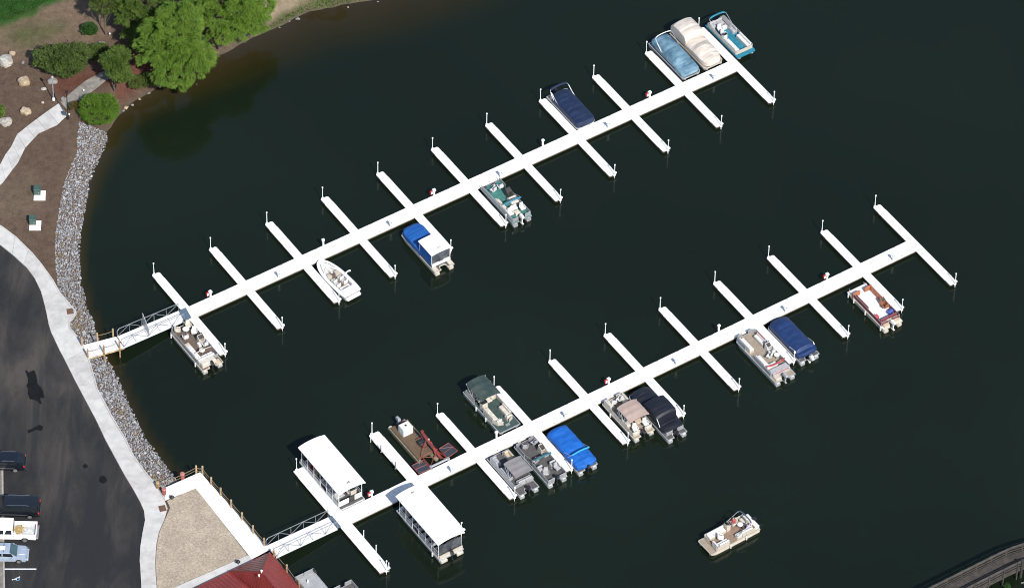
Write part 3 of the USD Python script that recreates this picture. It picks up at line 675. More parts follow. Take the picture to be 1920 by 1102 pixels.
for (u, v), lab in (((342.3, 897), 'faded red life jacket box on the boardwalk edge near its outer corner'), ((307.8, 926), 'faded red bin standing where the boardwalk meets the promenade')):
    p = px(u, v, ZB); t = thing('red_bin', lab, 'bin', p, .4)
    part(t, 'body', MB().lathe([(0, 0), (.20, 0), (.24, .75), (.24, .8), (0, .8)], 10), 'faded_red', 40); part(t, 'lid', MB().lathe([(0, .92), (.2, .9), (.27, .82), (.27, .795), (0, .795)], 10), 'faded_pink', 40)
p = px(295.8, 914.5, 1.2); t = thing('wooden_bollard', 'squat brown wooden bollard at the end of the rubble bank by the plaza', 'bollard', p)
part(t, 'body', MB().tube([(0, 0, -.4), (0, 0, .85)], .2, 9), 'post_brown', 40); part(t, 'cap', MB().lathe([(0, .95), (.16, .93), (.21, .855), (0, .85)], 9), 'post_wood', 40)
for (u, v), lab in (((446.7, 1057), 'small black path light on the plaza apron beside the red roof'), ((322.7, 936), 'small black path light where the boardwalk, plaza and promenade meet')):
    p = px(u, v, 1.29); t = thing('path_light', lab, 'path light', p)
    part(t, 'stem', MB().tube([(0, 0, 0), (0, 0, .42)], .05, 6), 'lamp_black'); part(t, 'hood', MB().lathe([(0, .62), (.12, .58), (.24, .40), (.24, .37), (0, .40)], 10), 'lamp_black', 40)

# ------------------------------------------------------------------ building with red metal roof
bd = thing('red_roof_building', 'building with red standing-seam metal roof beside the lower gangway, cut by the picture edge', 'building', (*D1['o'], 0), D1['a'])
ZE = 1.85; ZR = ZE + 4.0
def inv(u, v, z):
    w = px(u, v, z)[:2] - np.array(D1['o']); c, q = math.cos(D1['a']), math.sin(D1['a']); return w[0] * c + w[1] * q, -w[0] * q + w[1] * c
Pr = inv(490.8, 1071, ZR)
T0 = inv(505.5, 1034.5, ZE); Lc = inv(430, 1070, ZE); Lc = (Lc[0], T0[1]); EB = T0[1]
S_END = EB - 10.5
def slope(name, P, mat_):
    P = np.array(P, float); n = np.cross(P[1] - P[0], P[2] - P[0]); n /= np.linalg.norm(n); n *= np.sign(n[2])
    return part(bd, name, MB().hull(np.vstack([P, P - n * .10])), mat_)
E3 = lambda p, z: (p[0], p[1], z)
ridge_end = (Pr[0], S_END)
r1 = slope('roof_hip', [E3(Lc, ZE), E3(T0, ZE), E3(Pr, ZR)], 'roof_red')
r2 = slope('roof_right_slope', [E3(T0, ZE), (T0[0], S_END, ZE), (Pr[0], S_END, ZR), E3(Pr, ZR)], 'roof_red')
r3 = slope('roof_left_slope', [E3(Lc, ZE), E3(Pr, ZR), (Pr[0], S_END, ZR), (Lc[0], S_END, ZE)], 'roof_red')
XW = T0[0] - 15.4
wl = [(XW, EB, ZE), (Lc[0] + .0, EB, ZE), (Lc[0], EB - 6.3, ZE + 2.0), (XW, EB - 6.3, ZE + 2.0)]
r4 = slope('roof_wing', wl, 'roof_red')
r5 = slope('roof_wing', [(XW, EB - 6.34, ZE + 2.0), (Lc[0], EB - 6.34, ZE + 2.0), (Lc[0], S_END - 2, ZE), (XW, S_END - 2, ZE)], 'roof_red')
def ribs(parent, rows, r=.03):
    for a, b in rows: part(parent, 'roof_seam', MB().tube([np.array(a) + [0, 0, .02], np.array(b) + [0, 0, .02]], r, 4), 'roof_red_trim')
dzs = (ZR - ZE)
rows = []
for y in np.arange(EB - .5, S_END, -.42):
    f = min(1, max(0, (y - T0[1]) / (Pr[1] - T0[1]))) if y > Pr[1] else 1.0
    rows.append(((T0[0], y, ZE), (T0[0] + (Pr[0] - T0[0]) * f, y, ZE + dzs * f)))
ribs(r2, rows); rows = []
for y in np.arange(EB - .5, S_END, -.42):
    f = min(1, (y - Lc[1]) / (Pr[1] - Lc[1])) if y > Pr[1] else 1.0
    rows.append(((Lc[0], y, ZE), (Lc[0] + (Pr[0] - Lc[0]) * f, y, ZE + dzs * f)))
ribs(r3, rows); rows = []
for x in np.arange(Lc[0] + .35, T0[0], .42):
    f = min((x - Lc[0]) / (Pr[0] - Lc[0]), (x - T0[0]) / (Pr[0] - T0[0]))
    rows.append(((x, Lc[1], ZE), (x, Lc[1] + (Pr[1] - Lc[1]) * f, ZE + dzs * f)))
ribs(r1, rows, .016)
ribs(r4, [((x, EB, ZE), (x, EB - 6.3, ZE + 2.0)) for x in np.arange(XW + .3, Lc[0], .42)])
m = MB()
m.tube([E3(T0, ZE + .02), E3(Pr, ZR + .03)], .06, 5); m.tube([E3(Lc, ZE + .02), E3(Pr, ZR + .03)], .06, 5); m.tube([E3(Pr, ZR + .03), (Pr[0], S_END, ZR + .03)], .07, 5)
part(r1, 'ridge_cap', m, 'roof_red_trim')
m = MB(); m.tube([(XW, EB + .03, ZE - .06), (T0[0] + .03, EB + .03, ZE - .06), (T0[0] + .03, S_END, ZE - .06)], .06, 4); part(bd, 'gutter', m, 'roof_red_trim')
part(bd, 'wall', MB().box((XW + T0[0] - .5) / 2, (EB - .5 + S_END) / 2, ZE / 2 - .4, T0[0] - .5 - XW, EB - .5 - S_END, ZE + .5), 'wall_wood')
v0 = part(bd, 'roof_vent', MB().lathe([(0, 0), (.08, 0), (.08, .28), (.13, .31), (0, .38)], 8, (Pr[0] - .05, Pr[1] - .05, ZR - .05)), 'white_paint', 40)
part(bd, 'roof_vent', MB().lathe([(0, 0), (.07, 0), (.07, .25), (.11, .28), (0, .34)], 8, (Pr[0] - .42, Pr[1] - .15, ZR - .35)), 'white_paint', 40)
# quay deck under the building with its rope posts
qd = thing('quay_deck', 'narrow timber quay with rope posts along the water side of the red-roofed building', 'boardwalk', (*D1['o'], 0), D1['a'])
for j in range(6): part(qd, 'deck_section', MB().box(T0[0] + .22, EB - 1.1 - 2 * j, ZB - .05, .36, 1.985, .08), 'dock_fascia')
Q = [inv(u, v, ZB) for u, v in ((513.5, 1044), (537.8, 1072), (561.3, 1102), (585, 1130))]
for i, q in enumerate(Q):
    r = part(qd, 'post', MB().tube([(q[0], q[1], -1.5), (q[0], q[1], ZB + 1.1)], .105, 8), 'post_brown' if i == 0 else 'post_wood', 40)
    part(r, 'post_cap', MB().lathe([(0, ZB + 1.2), (.10, ZB + 1.16), (.125, ZB + 1.1), (0, ZB + 1.1)], 8, (q[0], q[1], 0)), 'post_wood')
m = MB()
for a, b in zip(Q[:-1], Q[1:]): m.tube(sag(np.array([*a, 0]), np.array([*b, 0]), ZB + .85, ZB + .85), .028, 5)
part(qd, 'rope', m, 'rope')

# ------------------------------------------------------------------ boats
HALF = math.pi / 2
FENDERS = []
def boat_frame(D, t, s, way):
    """way +1: bow towards the far side of the dock, -1: bow towards the near side, 0: bow towards the shore"""
    return dpt(D, t, s), D['a'] + {1: HALF, -1: -HALF, 0: math.pi}[way]
FL = .62                                                              # height of a pontoon boat's floor
def couch(b, x0, y0, x1, y1, backs='', mat_='cream_vinyl', name='couch', h=.33, bh=.36):
    r = part(b, name, MB().box((x0 + x1) / 2, (y0 + y1) / 2, FL + h / 2 - .02, x1 - x0, y1 - y0, h + .04, ch=.02), 'cream_panel' if mat_ != 'grey_vinyl' else 'grey_vinyl')
    bk = .17
    ax0, ax1, ay0, ay1 = x0 + (bk if 'a' in backs else 0), x1 - (bk if 'f' in backs else 0), y0 + (bk if 's' in backs else 0), y1 - (bk if 'p' in backs else 0)
    lx, ly = ax1 - ax0, ay1 - ay0
    n = max(1, round(max(lx, ly) / .75)); m = MB()
    for i in range(n):
        if lx >= ly: m.box(ax0 + lx * (i + .5) / n, (ay0 + ay1) / 2, FL + h + .07, lx / n - .03, ly - .02, .13, ch=.045)
        else: m.box((ax0 + ax1) / 2, ay0 + ly * (i + .5) / n, FL + h + .07, lx - .02, ly / n - .03, .13, ch=.045)
    part(r, 'seat_cushion', m, mat_)
    for k in backs:
        m = MB(); z = FL + h + bh / 2
        cx, cy, sx, sy = {'a': (x0 + bk / 2, (y0 + y1) / 2, bk, y1 - y0), 'f': (x1 - bk / 2, (y0 + y1) / 2, bk, y1 - y0), 'p': ((x0 + x1) / 2, y1 - bk / 2, x1 - x0, bk), 's': ((x0 + x1) / 2, y0 + bk / 2, x1 - x0, bk)}[k]
        n = max(1, round(max(sx, sy) / .9))
        for i in range(n):
            if sx > sy: m.box(cx - sx / 2 + sx * (i + .5) / n, cy, z, sx / n - .025, sy, bh, ch=.055)
            else: m.box(cx, cy - sy / 2 + sy * (i + .5) / n, z, sx, sy / n - .025, bh, ch=.055)
        part(r, 'backrest', m, mat_)
    return r
def chair(b, x, y, rot=0., mat_='cream_vinyl', s=1.0):
    m = MB(); m.box(0, 0, FL + .45, .52 * s, .54 * s, .13, ch=.05)
    r = part(b, 'chair', m.xform(rot, (x, y, 0)), mat_)
    m = MB(); m.hull([(-.25 * s + dx + dz * .12, yy, FL + .48 + dz) for dx in (-.10, .02) for yy in (-.26 * s, .26 * s) for dz in (0, -.0)] + [(-.34 * s + dx, yy, FL + .98) for dx in (-.05, .05) for yy in (-.2 * s, .2 * s)])
    part(r, 'backrest', m.xform(rot, (x, y, 0)), mat_)
    m = MB()
    for q in (-1, 1): m.box(.0, q * .30 * s, FL + .62, .42 * s, .09, .07, ch=.02); m.box(.12, q * .30 * s, FL + .52, .06, .06, .18)
    part(r, 'armrest', m.xform(rot, (x, y, 0)), mat_)
    part(r, 'pedestal', MB().tube([(x, y, FL), (x, y, FL + .4)], .06, 6), 'galvanised')
    return r
def folding_chair(b, x, y, rot, mat_): return chair(b, x, y, rot, mat_, .95)
def table(b, x, y, r=.36, mat_='white_vinyl'):
    t = part(b, 'table', MB().lathe([(0, FL + .66), (r, FL + .66), (r + .02, FL + .685), (r, FL + .71), (0, FL + .71)], 16, (x, y, 0)), mat_, 40)
    part(t, 'table_leg', MB().tube([(x, y, FL), (x, y, FL + .66)], .05, 6), 'galvanised'); return t
def console(b, x, y, sx=.55, sy=.7, mat_='cream_panel', rot=0., dash='dark_plastic', screen=True):
    m = MB(); hx, hy = sx / 2, sy / 2
    m.hull([(a * hx, c * hy, FL) for a in (-1, 1) for c in (-1, 1)] + [(hx * .75, c * hy * .92, FL + .98) for c in (-1, 1)] + [(-hx, c * hy, FL + .72) for c in (-1, 1)])
    r = part(b, 'helm_console', m.xform(rot, (x, y, 0)), mat_)
    m = MB(); m.hull([(-hx * .85, c * hy * .8, FL + .755) for c in (-1, 1)] + [(hx * .45, c * hy * .8, FL + .965) for c in (-1, 1)] + [(-hx * .85, c * hy * .8, FL + .78) for c in (-1, 1)] + [(hx * .45, c * hy * .8, FL + .985) for c in (-1, 1)])
    part(r, 'dashboard', m.xform(rot, (x, y, 0)), dash)
    th = np.linspace(0, 2 * np.pi, 14, endpoint=False)
    m = MB(); m.tube([(-hx - .09 + .06 * math.sin(t), .17 * math.cos(t), FL + .80 + .16 * math.sin(t)) for t in th], .02, 5, closed=True); m.tube([(-hx + .03, 0, FL + .76), (-hx - .09, 0, FL + .8)], .025, 5)
    part(r, 'steering_wheel', m.xform(rot, (x, y, 0)), 'black_rubber')
    if screen:
        m = MB(); m.hull([(hx * .75, c * hy * .85, FL + .97) for c in (-1, 1)] + [(hx * .45, c * hy * .75, FL + 1.25) for c in (-1, 1)] + [(hx * .78, c * hy * .85, FL + .97) for c in (-1, 1)] + [(hx * .48, c * hy * .75, FL + 1.25) for c in (-1, 1)])
        part(r, 'windscreen', m.xform(rot, (x, y, 0)), 'glass_dark')
    return r
def outboard(b, x, y=0., mat_='motor_black', tilt=0.):
    ct, st = math.cos(tilt), math.sin(tilt)
    R = lambda v: np.c_[v[:, 0] * ct - (v[:, 2] - .6) * st, v[:, 1], v[:, 0] * st + (v[:, 2] - .6) * ct + .6] + [x, y, 0]
    m = MB(); m.hull([(-.30, c * .14, .86) for c in (-1, 1)] + [(.26, c * .17, .86) for c in (-1, 1)] + [(-.36, c * .12, 1.05) for c in (-1, 1)] + [(.28, c * .19, 1.02) for c in (-1, 1)] + [(-.26, c * .10, 1.22) for c in (-1, 1)] + [(.2, c * .14, 1.26) for c in (-1, 1)])
    m.v = [R(v) for v in m.v]; r = part(b, 'outboard_motor', m, mat_, 25)
    m = MB(); m.box(-.02, 0, .48, .24, .14, .76, taper=1.0); m.box(-.08, 0, .06, .5, .2, .03); m.tube([(-.28, 0, -.22), (.2, 0, -.22)], [.05, .08], 6); m.v = [R(v) for v in m.v]; part(r, 'leg', m, mat_)
    m = MB(); m.box(.28, 0, .66, .16, .32, .34); m.v = [R(v) for v in m.v]; part(r, 'bracket', m, 'dark_plastic')
    return r
def canopy(b, x0, x1, hw, z, mat_, crown=.16, feet=None, curtain=None, name='bimini_canopy', droop=.10):
    n, k = 13, 11; U, V = np.meshgrid(np.linspace(0, 1, n), np.linspace(-1, 1, k), indexing='ij')
    X = x0 + (x1 - x0) * U; Y = V * hw; Z = z + crown * (1 - V ** 2) - droop * np.abs(2 * U - 1) ** 4 + .03 * np.cos(U * 6 * np.pi) * (1 - .3 * V ** 2) - .10 * np.abs(V) ** 8
    G = np.dstack([X, Y, Z]); m = MB(); m.grid(G); g2 = G - [0, 0, .025]; m.grid(g2[::-1])
    rim = np.vstack([G[:, 0], G[-1, 1:], G[-2::-1, -1], G[0, -2:0:-1]]); w = len(rim)
    m.add(np.vstack([rim, rim - [0, 0, .10]]), [f for i in range(w) for f in ((i, i + w, (i + 1) % w), ((i + 1) % w, i + w, (i + 1) % w + w))])
    r = part(b, name, m, mat_, 35)
    fx = (x0 + x1) / 2 if feet is None else feet; m = MB()
    for s_ in (-1, 1):
        for e in (x0 + .05, x0 * .62 + x1 * .38, x0 * .3 + x1 * .7, x1 - .05): m.tube([(fx, s_ * (hw + .02), 1.18), (e, s_ * hw * .985, z - .03)], .022, 5)
    part(r, 'bimini_frame', m, 'aluminium')
    return r
def folded_bimini(b, x, hw, dx, tz, cloth, roll=.09, strut=.9, frame='aluminium'):
    """a folded sun top: one hoop over the boat, raked by dx, whose upper bar carries the rolled canvas"""
    half = [(x, hw, 1.16), (x + .5 * dx, hw * 1.01, 1.16 + .5 * (tz - 1.16)), (x + .86 * dx, hw * .98, 1.16 + .86 * (tz - 1.16)), (x + .97 * dx, hw * .88, tz - .03), (x + dx, hw * .62, tz + .05), (x + dx, hw * .3, tz + .10)]
    P = np.array(half + [(x + dx, 0, tz + .11)] + [(p, -q, r) for p, q, r in half[::-1]])
    r = part(b, 'bimini_roll', MB().tube(P[3:-3], roll, 7), cloth, 40)
    m = MB(); m.tube(P, .026, 5)
    for i in (2, -3): m.tube([(x - np.sign(dx) * strut, P[i][1] * 1.01, 1.16), P[i]], .02, 5)
    part(r, 'bimini_frame', m, frame); return r
def cover(b, prof, W, mat_, zs=.80, seed=0, name='boat_cover', wr=.05, round_=(.0, .0), pmax=3., low=False):
    """a fitted tarpaulin: prof lists (x, height of the middle, height of the edge, half width)"""
    prof = np.array(prof, float); prof[:, 3] = np.maximum(prof[:, 3] * 1.03, W / 2 - .07); 
    if not low: prof[:, 1] = np.maximum(prof[:, 1], 1.30); prof[:, 2] = np.maximum(prof[:, 2], 1.245)
    xs = np.unique(np.r_[np.linspace(prof[0, 0], prof[-1, 0], 46), prof[:, 0]]); k = 29
    V = np.r_[-1., -1., np.linspace(-1, 1, k), 1., 1.]; n = len(xs); m_ = len(V); L = xs[-1] - xs[0]
    G = np.zeros((n, m_, 3))
    for i, x in enumerate(xs):
        zc, ze, hw = (np.interp(x, prof[:, 0], prof[:, j]) for j in (1, 2, 3))
        for e, rr in ((x - xs[0], round_[0]), (xs[-1] - x, round_[1])):
            if rr and e < rr: hw *= math.sqrt(max(0.0, 1 - (1 - e / rr) ** 2)) * .45 + .55
        vv = V; Y = vv * hw; Z = ze + (zc - ze) * (1 - np.abs(vv) ** pmax)
        wob = meshkit.fbm(np.c_[np.full(m_, x * 1.3), Y * 1.3, np.full(m_, seed * 7.)], 3, seed) - .5
        fold = meshkit.fbm(np.c_[np.full(m_, x * 3.5), Y * .7, np.full(m_, seed * 3.)], 2, seed + 5) - .5
        Z = Z + (wob * 3.0 + fold * 1.9) * wr - .045 * np.maximum(0, np.cos(x * 2 * math.pi / 1.5 + 5 * meshkit.noise(np.array([[x * .6, seed * 2.3, 4.]]))[0])) ** 6 * (1 - np.abs(vv) ** 4) * (wr > .02)
        Z[[1, -2]] -= .06; Y[[1, -2]] *= 1.015
        sk = zs + .05 * math.sin(x * 4 + seed) + (meshkit.noise(np.array([[x * 2.2, seed, 1.]]))[0] - .5) * .12
        Z[[0, -1]] = sk; Y[[0, -1]] *= 1.03
        G[i] = np.c_[np.full(m_, x), Y, Z]
    A, B = G[0].copy(), G[-1].copy(); A[:, 0] -= .05; B[:, 0] += .05; A[:, 2] = np.minimum(A[:, 2], zs + .04); B[:, 2] = np.minimum(B[:, 2], zs + .04)
    G = np.concatenate([A[None], G, B[None]])
    m = MB(); m.grid(G); return part(b, name, m, mat_, 50)
def seat_person(name, label, loc, rot, shirt, z):
    """a seated figure: one continuous body with its clothes as children"""
    import manifold3d as mf
    def limb(chain):
        out = []
        for (a, ra), (c, rc) in zip(chain[:-1], chain[1:]):
            p = []
            for q, r in ((a, ra), (c, rc)):
                s = trimesh.creation.icosphere(2, r).vertices + np.array(q); p.append(s)
            out.append(mf.Manifold.hull_points(np.vstack(p)))
        return out
    def weld(parts, it=6, ref=.035):
        u = mf.Manifold.batch_boolean(parts, mf.OpType.Add).refine_to_length(ref).to_mesh()
        t = trimesh.Trimesh(u.vert_properties[:, :3], u.tri_verts); trimesh.smoothing.filter_taubin(t, iterations=it); return t
    P = []
    P += limb([((0, 0, .10), .15), ((-.06, 0, .32), .135), ((-.08, 0, .50), .15)])
    P += limb([((-.08, -.17, .50), .06), ((-.08, .17, .50), .06)]) + limb([((-.08, 0, .52), .06), ((-.06, 0, .66), .055)])
    P += limb([((-.05, 0, .74), .095), ((-.03, 0, .79), .10), ((-.05, 0, .82), .095)]) + limb([((.06, 0, .75), .018), ((.075, 0, .735), .02)])
    for s in (-1, 1):
        P += limb([((0, s * .10, .09), .095), ((.42, s * .13, .08), .065), ((.44, s * .13, -.32), .045), ((.46, s * .13, -.36), .04), ((.58, s * .14, -.385), .03)])
        P += limb([((-.08, s * .20, .50), .055), ((-.02, s * .26, .24), .045), ((.20, s * .17, .14), .034)])
        h = np.array([.24, s * .16, .135])
        P += limb([((.20, s * .17, .14), .034), (tuple(h), .032)])
        for k in range(4): P += limb([(tuple(h + [.02, (k - 1.5) * .018, 0]), .010), (tuple(h + [.075, (k - 1.5) * .02, -.012]), .009), (tuple(h + [.10, (k - 1.5) * .02, -.035]), .008)])
        P += limb([(tuple(h + [.0, -s * .03, 0]), .011), (tuple(h + [.045, -s * .055, -.01]), .009)])
        P += limb([((-.05, s * .10, .78), .02), ((-.055, s * .105, .80), .02)])
    bdy = weld(P)
    t = thing(name, label, 'person', (loc[0], loc[1], z), rot)
    r = part(t, 'body', MB().tm(bdy), 'skin', True)
    S = limb([((0, 0, .14), .165), ((-.06, 0, .32), .152), ((-.08, 0, .50), .165)]) + limb([((-.08, -.17, .50), .075), ((-.08, .17, .50), .075)])
    for s in (-1, 1): S += limb([((-.08, s * .20, .50), .07), ((-.04, s * .245, .34), .06)])
    part(r, 'shirt', MB().tm(weld(S)), shirt, True)
    S = []
    for s in (-1, 1): S += limb([((0, s * .09, .09), .115), ((.34, s * .125, .08), .085)])
    part(r, 'shorts', MB().tm(weld(S)), 'shorts', True)
    part(r, 'hair', MB().sphere((-.07, 0, .815), (.105, .108, .10), 2), 'hair', True)
    return t

def pontoon(label, place, L, W, deck='grey_carpet', panel='alu_panel', rail='aluminium', fp=.45, rp=.45, front_gate=.8, side_gate=None, fence=True, notch=.8, trim='aluminium', tubes='aluminium', motor=None, my=0., bow_cut=.0, tilt=0., fences=None, cat='pontoon boat', name='pontoon_boat', motor_x=.10, fin=.07):
    (loc, rot) = place
    b = thing(name, label, cat, (loc[0], loc[1], 0), rot)
    h, w = L / 2, W / 2
    for s in (-1, 1):
        n = 10; m = MB(); y = s * (w - .36)
        xs = np.array([-h - .05, -h + .02, h - 1.1, h - .7, h - .35, h - .1, h]); rr = np.array([.29, .31, .31, .29, .23, .13, .03]); zz = np.array([.16, .16, .16, .18, .24, .34, .42])
        m.tube(np.c_[xs, np.full(7, y), zz], rr, n); r = part(b, 'pontoon', m, tubes, 40)
        part(r, 'pontoon_cap', MB().box(-h - .03, y, .36, .07, .42, .26, ch=.05), trim)
    P = [(-h, -w), (h - bow_cut, -w), (h, -w + bow_cut * .9), (h, w - bow_cut * .9), (h - bow_cut, w), (-h, w)]
    pg = sg.Polygon(P)
    if notch: pg = pg.difference(sg.Polygon([(-h - .1, -notch / 2 + my), (-h + .35, -notch / 2 + my), (-h + .55, -notch / 2 + .14 + my), (-h + .55, notch / 2 - .14 + my), (-h + .35, notch / 2 + my), (-h - .1, notch / 2 + my)]))
    part(b, 'deck', MB().prism(pg.buffer(-.03), FL - .08, FL), deck)
    part(b, 'deck_trim', MB().prism(pg.buffer(.02, join_style=2).difference(pg.buffer(-.045, join_style=2)), FL - .13, FL + .012), trim)
    if fence:
        x0, x1, y = -h + rp, h - fp, w - fin
        if fences is None:
            c = bow_cut * .9
            fences = [((x0, y), (x1 - c, y)), ((x0, -y), (x1 - c, -y)), ((x0, -y), (x0, -.3)), ((x0, .3), (x0, y))]
            if c: fences += [((x1 - c, y), (x1, y - c)), ((x1 - c, -y), (x1, -y + c))]
            fences += [((x1, -y + c), (x1, -front_gate / 2)), ((x1, front_gate / 2), (x1, y - c))] if front_gate else [((x1, -y + c), (x1, y - c))]
        for (a, e) in fences:
            R = MB()
            a, e = np.array(a, float), np.array(e, float); Ls = np.linalg.norm(e - a)
            if Ls < .1: continue
            n = max(1, round(Ls / 1.5)); u = (e - a) / Ls; ang = math.atan2(u[1], u[0])
            for i in range(n):
                p, q = a + (e - a) * i / n, a + (e - a) * (i + 1) / n
                if side_gate and abs(p[1] - q[1]) < .01 and np.sign(p[1]) == np.sign(side_gate[1]) and min(p[0], q[0]) < side_gate[0] < max(p[0], q[0]) and Ls > 2:
                    if R.v: part(b, 'rail', R, rail)
                    R = MB(); continue
                mid = (p + q) / 2
                part(b, 'fence_panel', MB().box(mid[0], mid[1], FL + .29, np.linalg.norm(q - p) - .06, .03, .46, rot=ang), panel)
                R.tube([(*p, FL), (*p, 1.19), (*q, 1.19), (*q, FL)], .022, 5)
            if R.v: part(b, 'rail', R, rail)
    if motor: outboard(b, -h + motor_x, my, motor, tilt)
    return b
def fender(place, label, x, y):
    loc, rot = place; c, q = math.cos(rot), math.sin(rot)
    t = thing('fender', label, 'fender', (loc[0] + c * x - q * y, loc[1] + q * x + c * y, 0), rot)
    part(t, 'body', MB().lathe([(0, .12), (.07, .15), (.085, .25), (.085, .62), (.07, .72), (0, .76)], 8), 'white_vinyl', 40); part(t, 'line', MB().tube([(0, 0, .75), (0, -.03 * np.sign(y), 1.1)], .014, 4), 'rope')

F = boat_frame
# --- upper dock -----------------------------------------------------
pl = F(D0, -2.02, -4.75, 1)
b = pontoon('open pontoon boat with brown carpet, cream chairs and round tables beside the upper gangway', pl, 6.9, 2.55, 'brown_carpet', 'alu_panel', bow_cut=.30, fp=.12, rp=.85, side_gate=(.6, -1), notch=.75, trim='cream_panel', motor='motor_black', front_gate=1.0)
chair(b, 2.75, .55, -2.2); chair(b, 1.60, -.75, 2.6, 'white_vinyl'); chair(b, 1.45, .42, -.3, 'white_vinyl'); chair(b, 2.72, -.72, 2.9); table(b, 2.25, -.12, .36)
console(b, .30, -.80, .6, .75); chair(b, -.55, -.78, 0, 'white_vinyl'); part(b, 'cooler', MB().box(-.1, -.35, FL + .2, .5, .35, .4, ch=.05), 'white_vinyl')
couch(b, -1.75, .55, .15, 1.15, 'p', 'white_vinyl'); part(b, 'locker', MB().box(.38, .85, FL + .25, .4, .55, .5, ch=.03), 'tan_vinyl')
couch(b, -2.45, -.85, -1.8, 1.15, 'a', 'white_vinyl', 'rear_couch'); table(b, -1.35, .05, .30)
part(b, 'sun_pad', MB().box(-2.85, .25, FL + .30, .7, 1.7, .55, ch=.08), 'cream_vinyl'); part(b, 'boarding_step', MB().box(-3.1, -.8, FL + .05, .55, .55, .08, ch=.02), 'tan_vinyl')
folded_bimini(b, -.9, 1.2, -.55, 1.35, 'cream_panel', .05)
fender(pl, 'white fender near the bow of the brown-carpeted pontoon boat', 2.9, 1.36); fender(pl, 'white fender near the stern of the brown-carpeted pontoon boat', -2.1, 1.36)

# white speedboat
pl = F(D0, 16.05, -4.15, 1); pl = (pl[0], pl[1] + .075)
b = thing('speedboat', 'white open-bow speedboat with brown cockpit floor beside a near-side finger', 'speedboat', (pl[0][0], pl[0][1], 0), pl[1])
def hw_(x, w): u = np.clip((x + .6) / 3.65, 0, 1); v = np.clip((-x - 1.6) / 1.45, 0, 1); return w * np.sqrt(np.maximum(1 - u ** 2.15, 0)) * (1 - .10 * v ** 2)
xs = np.r_[np.linspace(-3.05, 1.6, 12), np.linspace(1.9, 3.05, 10)]; HB = 1.14
rows = []
for f, z in ((.0, -.25), (.55, -.12), (.86, .08), (.94, .35), (1.0, .66), (1.03, .74)):
    k = 1 if f > .9 else .985 - .05 * (1 - f)
    rows.append(np.c_[np.where(xs > 0, xs * k, xs), hw_(xs, HB) * f, z + .16 * np.clip(xs / 3.05, 0, 1) ** 2 * (z > .2) + .25 * np.clip(xs / 3.05, 0, 1) ** 3 * (z < .2)])
S = np.stack(rows, 1); m = MB(); m.grid(S * [1, -1, 1]); m.grid(S[::-1])
m.hull(np.vstack([S[0], S[0] * [1, -1, 1]]) + np.array([0, 0, 0]))
part(b, 'hull', m, 'white_paint', 40)
out = sg.Polygon([(x, hw_(x, HB) * 1.03) for x in xs] + [(x, -hw_(x, HB) * 1.03) for x in xs[::-1]]).buffer(.02)
ck = sg.Polygon([(-1.95, -.80), (.20, -.84), (.95, -.62), (1.65, -.42), (2.0, 0), (1.65, .42), (.95, .62), (.20, .84), (-1.95, .80)]).buffer(-.06).buffer(.1)
dk = part(b, 'deck', MB().prism(out.difference(ck), .74, .80), 'white_paint')
part(dk, 'bow_rim', MB().prism(out.buffer(.015).difference(out.buffer(-.05)).intersection(sg.box(-4, -2, 4, 2)), .72, .825), 'white_paint')
part(b, 'cockpit_floor', MB().prism(ck.buffer(.05), .30, .36), 'brown_carpet')
part(b, 'cockpit_liner', MB().prism(ck.buffer(.05).difference(ck.buffer(-.015)), .36, .76), 'white_vinyl')
def bowseat(name, P, z=.62, mat_='white_vinyl'): return part(b, name, MB().prism(sg.Polygon(P).buffer(-.04).buffer(.04), .36, z), mat_)
bowseat('bow_cushion', [(.95, .58), (1.6, .38), (1.95, .05), (1.6, .0), (1.0, .16)]); bowseat('bow_cushion', [(.95, -.58), (1.6, -.38), (1.95, -.05), (1.6, -.0), (1.0, -.16)])
for y in (.5, -.5):
    bowseat('dash_console', [(.30, y - .28), (.80, y - .2), (.80, y + .16), (.30, y + .28)], .82, 'cream_panel')
    part(b, 'windscreen', MB().hull([(.86, y + c * .25, .80) for c in (-1, 1)] + [(.60, y + c * .28, 1.08) for c in (-1, 1)] + [(.88, y + c * .25, .80) for c in (-1, 1)] + [(.62, y + c * .28, 1.08) for c in (-1, 1)]), 'glass_dark')
def bucket(x, y):
    r = part(b, 'bucket_seat', MB().box(x, y, .56, .52, .5, .36, ch=.06), 'white_vinyl'); part(r, 'backrest', MB().box(x - .24, y, .80, .13, .5, .42, ch=.05), 'white_vinyl'); part(r, 'trim_patch', MB().box(x - .02, y, .745, .16, .14, .02), 'dark_plastic'); part(r, 'trim_patch', MB().box(x - .24, y, 1.015, .07, .2, .02), 'dark_plastic')
bucket(-.25, .42); bucket(-.25, -.42); bucket(-.95, .46); bucket(-.95, -.46)
r = bowseat('rear_bench', [(-1.95, -.62), (-1.45, -.62), (-1.45, .62), (-1.95, .62)], .60); part(r, 'bench_stripe', MB().box(-1.78, 0, .61, .10, .8, .025), 'dark_plastic')
part(b, 'engine_hatch', MB().box(-2.45, 0, .82, .8, 1.5, .10, ch=.04), 'white_vinyl'); part(b, 'swim_platform', MB().prism(sg.box(-3.45, -.92, -3.0, .92).buffer(-.12).buffer(.12), .36, .44), 'white_paint')
for y in (.50, -.50): part(b, 'bow_rail', MB().tube([(2.4, y * .50, .88), (2.0, y * .98, .90), (1.5, y * 1.28, .87), (1.1, y * 1.5, .84)], .028, 5), 'dark_plastic')
m = MB(); m.box(-.30, -1.32, 1.02, .16, .60, .06, ch=.02, rot=.15); m.box(-.34, -1.62, 1.05, .22, .20, .10, ch=.02, rot=.15); m.tube([(-.28, -1.0, .8), (-.30, -1.15, 1.0)], .03, 5); part(b, 'mirror_arm', m, 'white_paint')

